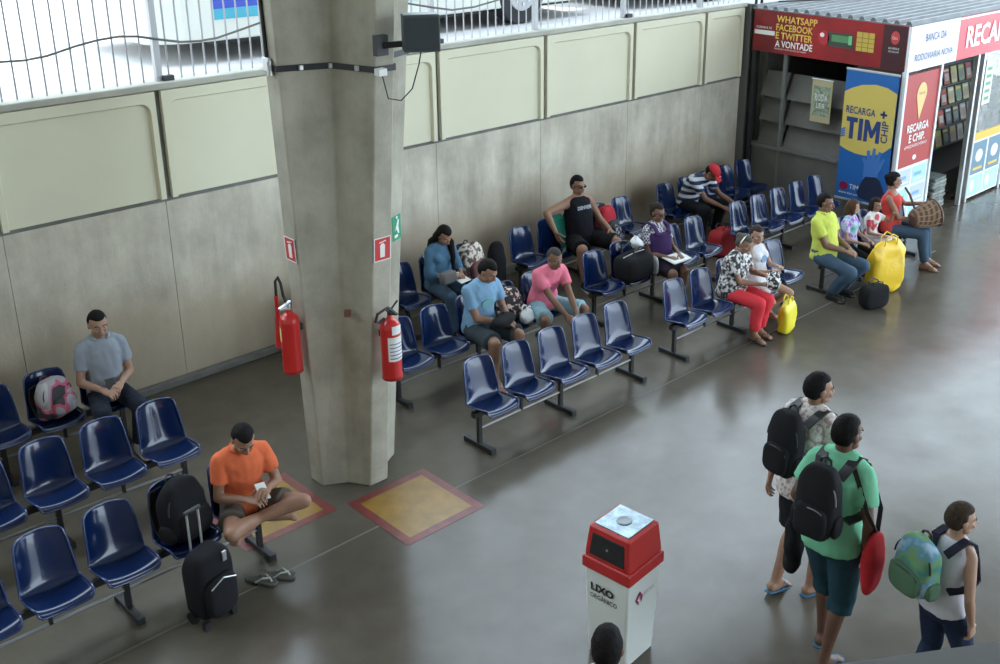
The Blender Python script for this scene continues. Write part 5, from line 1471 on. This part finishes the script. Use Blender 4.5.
# flip-flops
for (px_, py_, rz, lab) in ((261, 581.5, 30, 'dark flip-flop lying on the floor, nearer to the trolley bag'), (278, 576.5, 42, 'dark flip-flop lying on the floor, farther from the trolley bag')):
    q = on_z(px_, py_)
    t = empty('flip_flop', (q.x, q.y, 0), R_(rz), lab, 'sandal', 'flip-flops below the man in orange')
    out = [(-.045, -.10), (-.03, -.125), (.0, -.13), (.03, -.12), (.045, -.085), (.042, 0), (.034, .08), (.02, .12), (-.01, .125), (-.032, .10), (-.038, .02)]
    MB().ring_loft([[V(x, y, z) for x, y in out] for z in (.002, .02)]).build('sole', mat('flip_sole', (.10, .105, .09), .8), t, bevel=.004)
    for s in (-1, 1): MB().tube([(s * .04, .02, .018), (s * .025, -.03, .05), (0, -.075, .045), (0, -.085, .018)], .007, 6).build('strap', mat('flip_strap', (.5, .5, .46), .6), t)
# denim woman's things
backpack((7.24, YA - .06, .42), R_(10), (.36, .22, .42), ramp_mat('pack_ethnic', 'noise', [(0, (.10, .06, .05)), (.44, (.30, .24, .20)), (.52, (.66, .62, .55))], 18, detail=1), 'brown and white patterned backpack on the seat beside the denim shirt woman', mat('pocket_maroon', (.16, .06, .06), .8), tilt=(-6, 0), seed=11)
soft_bag('purse', (6.66, YA - .34, .61), R_(6), (.20, .09, .13), cloth('purse_grey', (.16, .155, .15)), 'grey purse on the knee of the denim shirt woman', 'purse', 0, 5, 1, False, .004)
soft_bag('soft_case', (7.66, YA + .02, .0), R_(0), (.24, .16, .74), cloth('case_black', (.012, .012, .014)), 'tall black soft case leaning at the end of the bench behind the patterned backpack', 'bag', 0, 2.6, 8, False, .012)
# seat between blue and pink men
floral = ramp_mat('floral_bag', 'noise', [(0, (.02, .018, .02)), (.5, (.10, .05, .04)), (.56, (.62, .48, .42))], 20, detail=1)
backpack((6.78, YB - .01, .42), R_(5), (.30, .20, .34), floral, 'dark floral backpack on the seat between the light blue and pink T-shirt men', tilt=(-8, 0), seed=13)
wp = mat('white_plastic_bag', (.66, .67, .68), .45, bump=.5, bump_scale=30)
soft_bag('plastic_bag', (6.82, YB - .20, .425), R_(15), (.20, .12, .16), wp, 'white plastic bag in front of the dark floral backpack', 'bag', 2, 2.4, 2, True, .04)
# beside the black-vest man
backpack((9.46, YA - .03, .42), R_(10), (.30, .22, .36), cloth('pack_red', (.50, .035, .05)), 'red backpack on the seat beside the black vest man', mat('pocket_dark', (.05, .05, .055), .8), tilt=(-5, 0), seed=15)
soft_bag('plastic_bag', (9.43, YA - .235, .42), R_(10), (.15, .08, .14), ramp_mat('bag_dark_print', 'noise', [(0, (.02, .02, .03)), (.52, (.45, .46, .5))], 22), 'small black and white bag in front of the red backpack', 'bag', 1, 3, 6, False, .01)
tw_ = MB(); ribbon(tw_, [(0, .20, .32), (0, .16, .375), (0, .10, .34), (.01, .05, .22), (0, .0, .10), (.01, -.04, .03)], (1, 0, 0), .17, .02)
o = tw_.rumple(.008, 12, 1).build('towel', cloth('towel_green', (.02, .20, .14)), loc=(8.72, YA - .02, .41)); setp(o, 'green towel draped over the seat under the arm of the black vest man', 'towel')
# travel bag beside the woman in purple
t = empty('travel_bag', (8.54, YB - .09, .425), R_(4), 'large black travel bag with open zip on the seat beside the woman in purple', 'bag')
MB().rounded((0, -.03, .15), (.46, .30, .29), 4.5, 32, 20).rumple(.012, 8, 3).build('bag_body', cloth('travel_black', (.014, .014, .015)), t, smooth=True)
for y in (-.10, .06): MB().tube([(-.12, y, .27), (-.10, y, .36), (0, y, .39), (.10, y, .36), (.12, y, .27)], .010, 8).build('handle', M_BLACKP, t)
MB().tube([(-.2, -.03, .292), (0, -.03, .302), (.2, -.03, .292)], .006, 6).build('zip', M_STEEL_GREY, t)
soft_bag('plastic_bag', (8.64, YB - .08, .735), R_(40), (.20, .14, .13), wp, 'crumpled white plastic bag on top of the black travel bag', 'bag', 1, 2.3, 5, True, .035)
soft_bag('plastic_bag', (8.80, YB - .20, .43), R_(80), (.14, .04, .22), wp, 'white plastic bag squeezed between the black travel bag and the woman in purple', 'bag', 0, 2.3, 9, False, .02)
# red bag on the floor
soft_bag('sports_bag', (10.86, YA - .78, .0), R_(10), (.42, .26, .34), cloth('sports_red', (.38, .03, .035)), 'red sports bag on the floor at the feet of the red cap man', 'bag', 2, 4.5, 4, False, .012, M_BLACKP)
# yellow bags
yb = mat('yellow_plastic', (.80, .68, .03), .4, bump=.4, bump_scale=25); yb2 = mat('golden_plastic', (.85, .55, .03), .4, bump=.4, bump_scale=20)
q = on_z(779, 331)
soft_bag('carrier_bag', (q.x + .04, q.y - .06, 0), R_(8), (.28, .14, .36), yb, 'bright yellow carrier bag on the floor by the woman in red trousers', 'bag', 2, 4.2, 2, True, .03)
q = on_z(876, 292)
soft_bag('carrier_bag', (q.x + .10, q.y - .04, 0), R_(-18), (.48, .20, .62), yb2, 'large golden yellow carrier bag on the floor before the small girl', 'bag', 2, 4.2, 5, True, .045, taper=.1)
q = on_z(860, 309)
soft_bag('holdall', (q.x + .15, q.y - .08, 0), R_(-20), (.36, .20, .29), cloth('holdall_black', (.014, .014, .015)), 'black holdall on the floor before the golden yellow carrier bag', 'bag', 2, 3.6, 3, False, .015, M_BLACKP)

# ------------------------------------------------------------------ viewer's gallery: deck and handrail at the lower right of the view
a, b = on_z(860, 669, 4.25), on_z(1060, 641, 4.25)
d = (b - a).normalized(); n = V(-d.y, d.x, 0)
if n.dot(V(1, 1, 0)) > 0: n = -n
t = empty('handrail', (a.x, a.y, 3.2), 0, 'grey metal handrail of the gallery, close to the viewer', 'handrail')
A, B = V(0, 0, 1.04) - d * .15 + n * .03, V(0, 0, 1.04) + d * 1.2 + n * .03
ribbon(MB(), [A, B], n, .06, .035).build('top_rail', mat('rail_grey', (.22, .22, .22), .4, metal=.3), t)
for k in (.0, 1.1): MB().cyl(V(0, 0, .0) + d * k + n * .03, V(0, 0, 1.01) + d * k + n * .03, .018).build('post', M_STEEL_GREY, t)
g = MB().add([V(*(Vector((a.x, a.y, 0)) + d * u + n * w_)[:2], z) for z in (3.0, 3.2) for u, w_ in ((-.4, -.06), (1.5, -.06), (1.5, 1.2), (-.4, 1.2))], [(0, 3, 2, 1), (4, 5, 6, 7), (0, 1, 5, 4), (1, 2, 6, 5), (2, 3, 7, 6), (3, 0, 4, 7)]).build('gallery_deck', M_CURB)
setp(g, kind='structure')
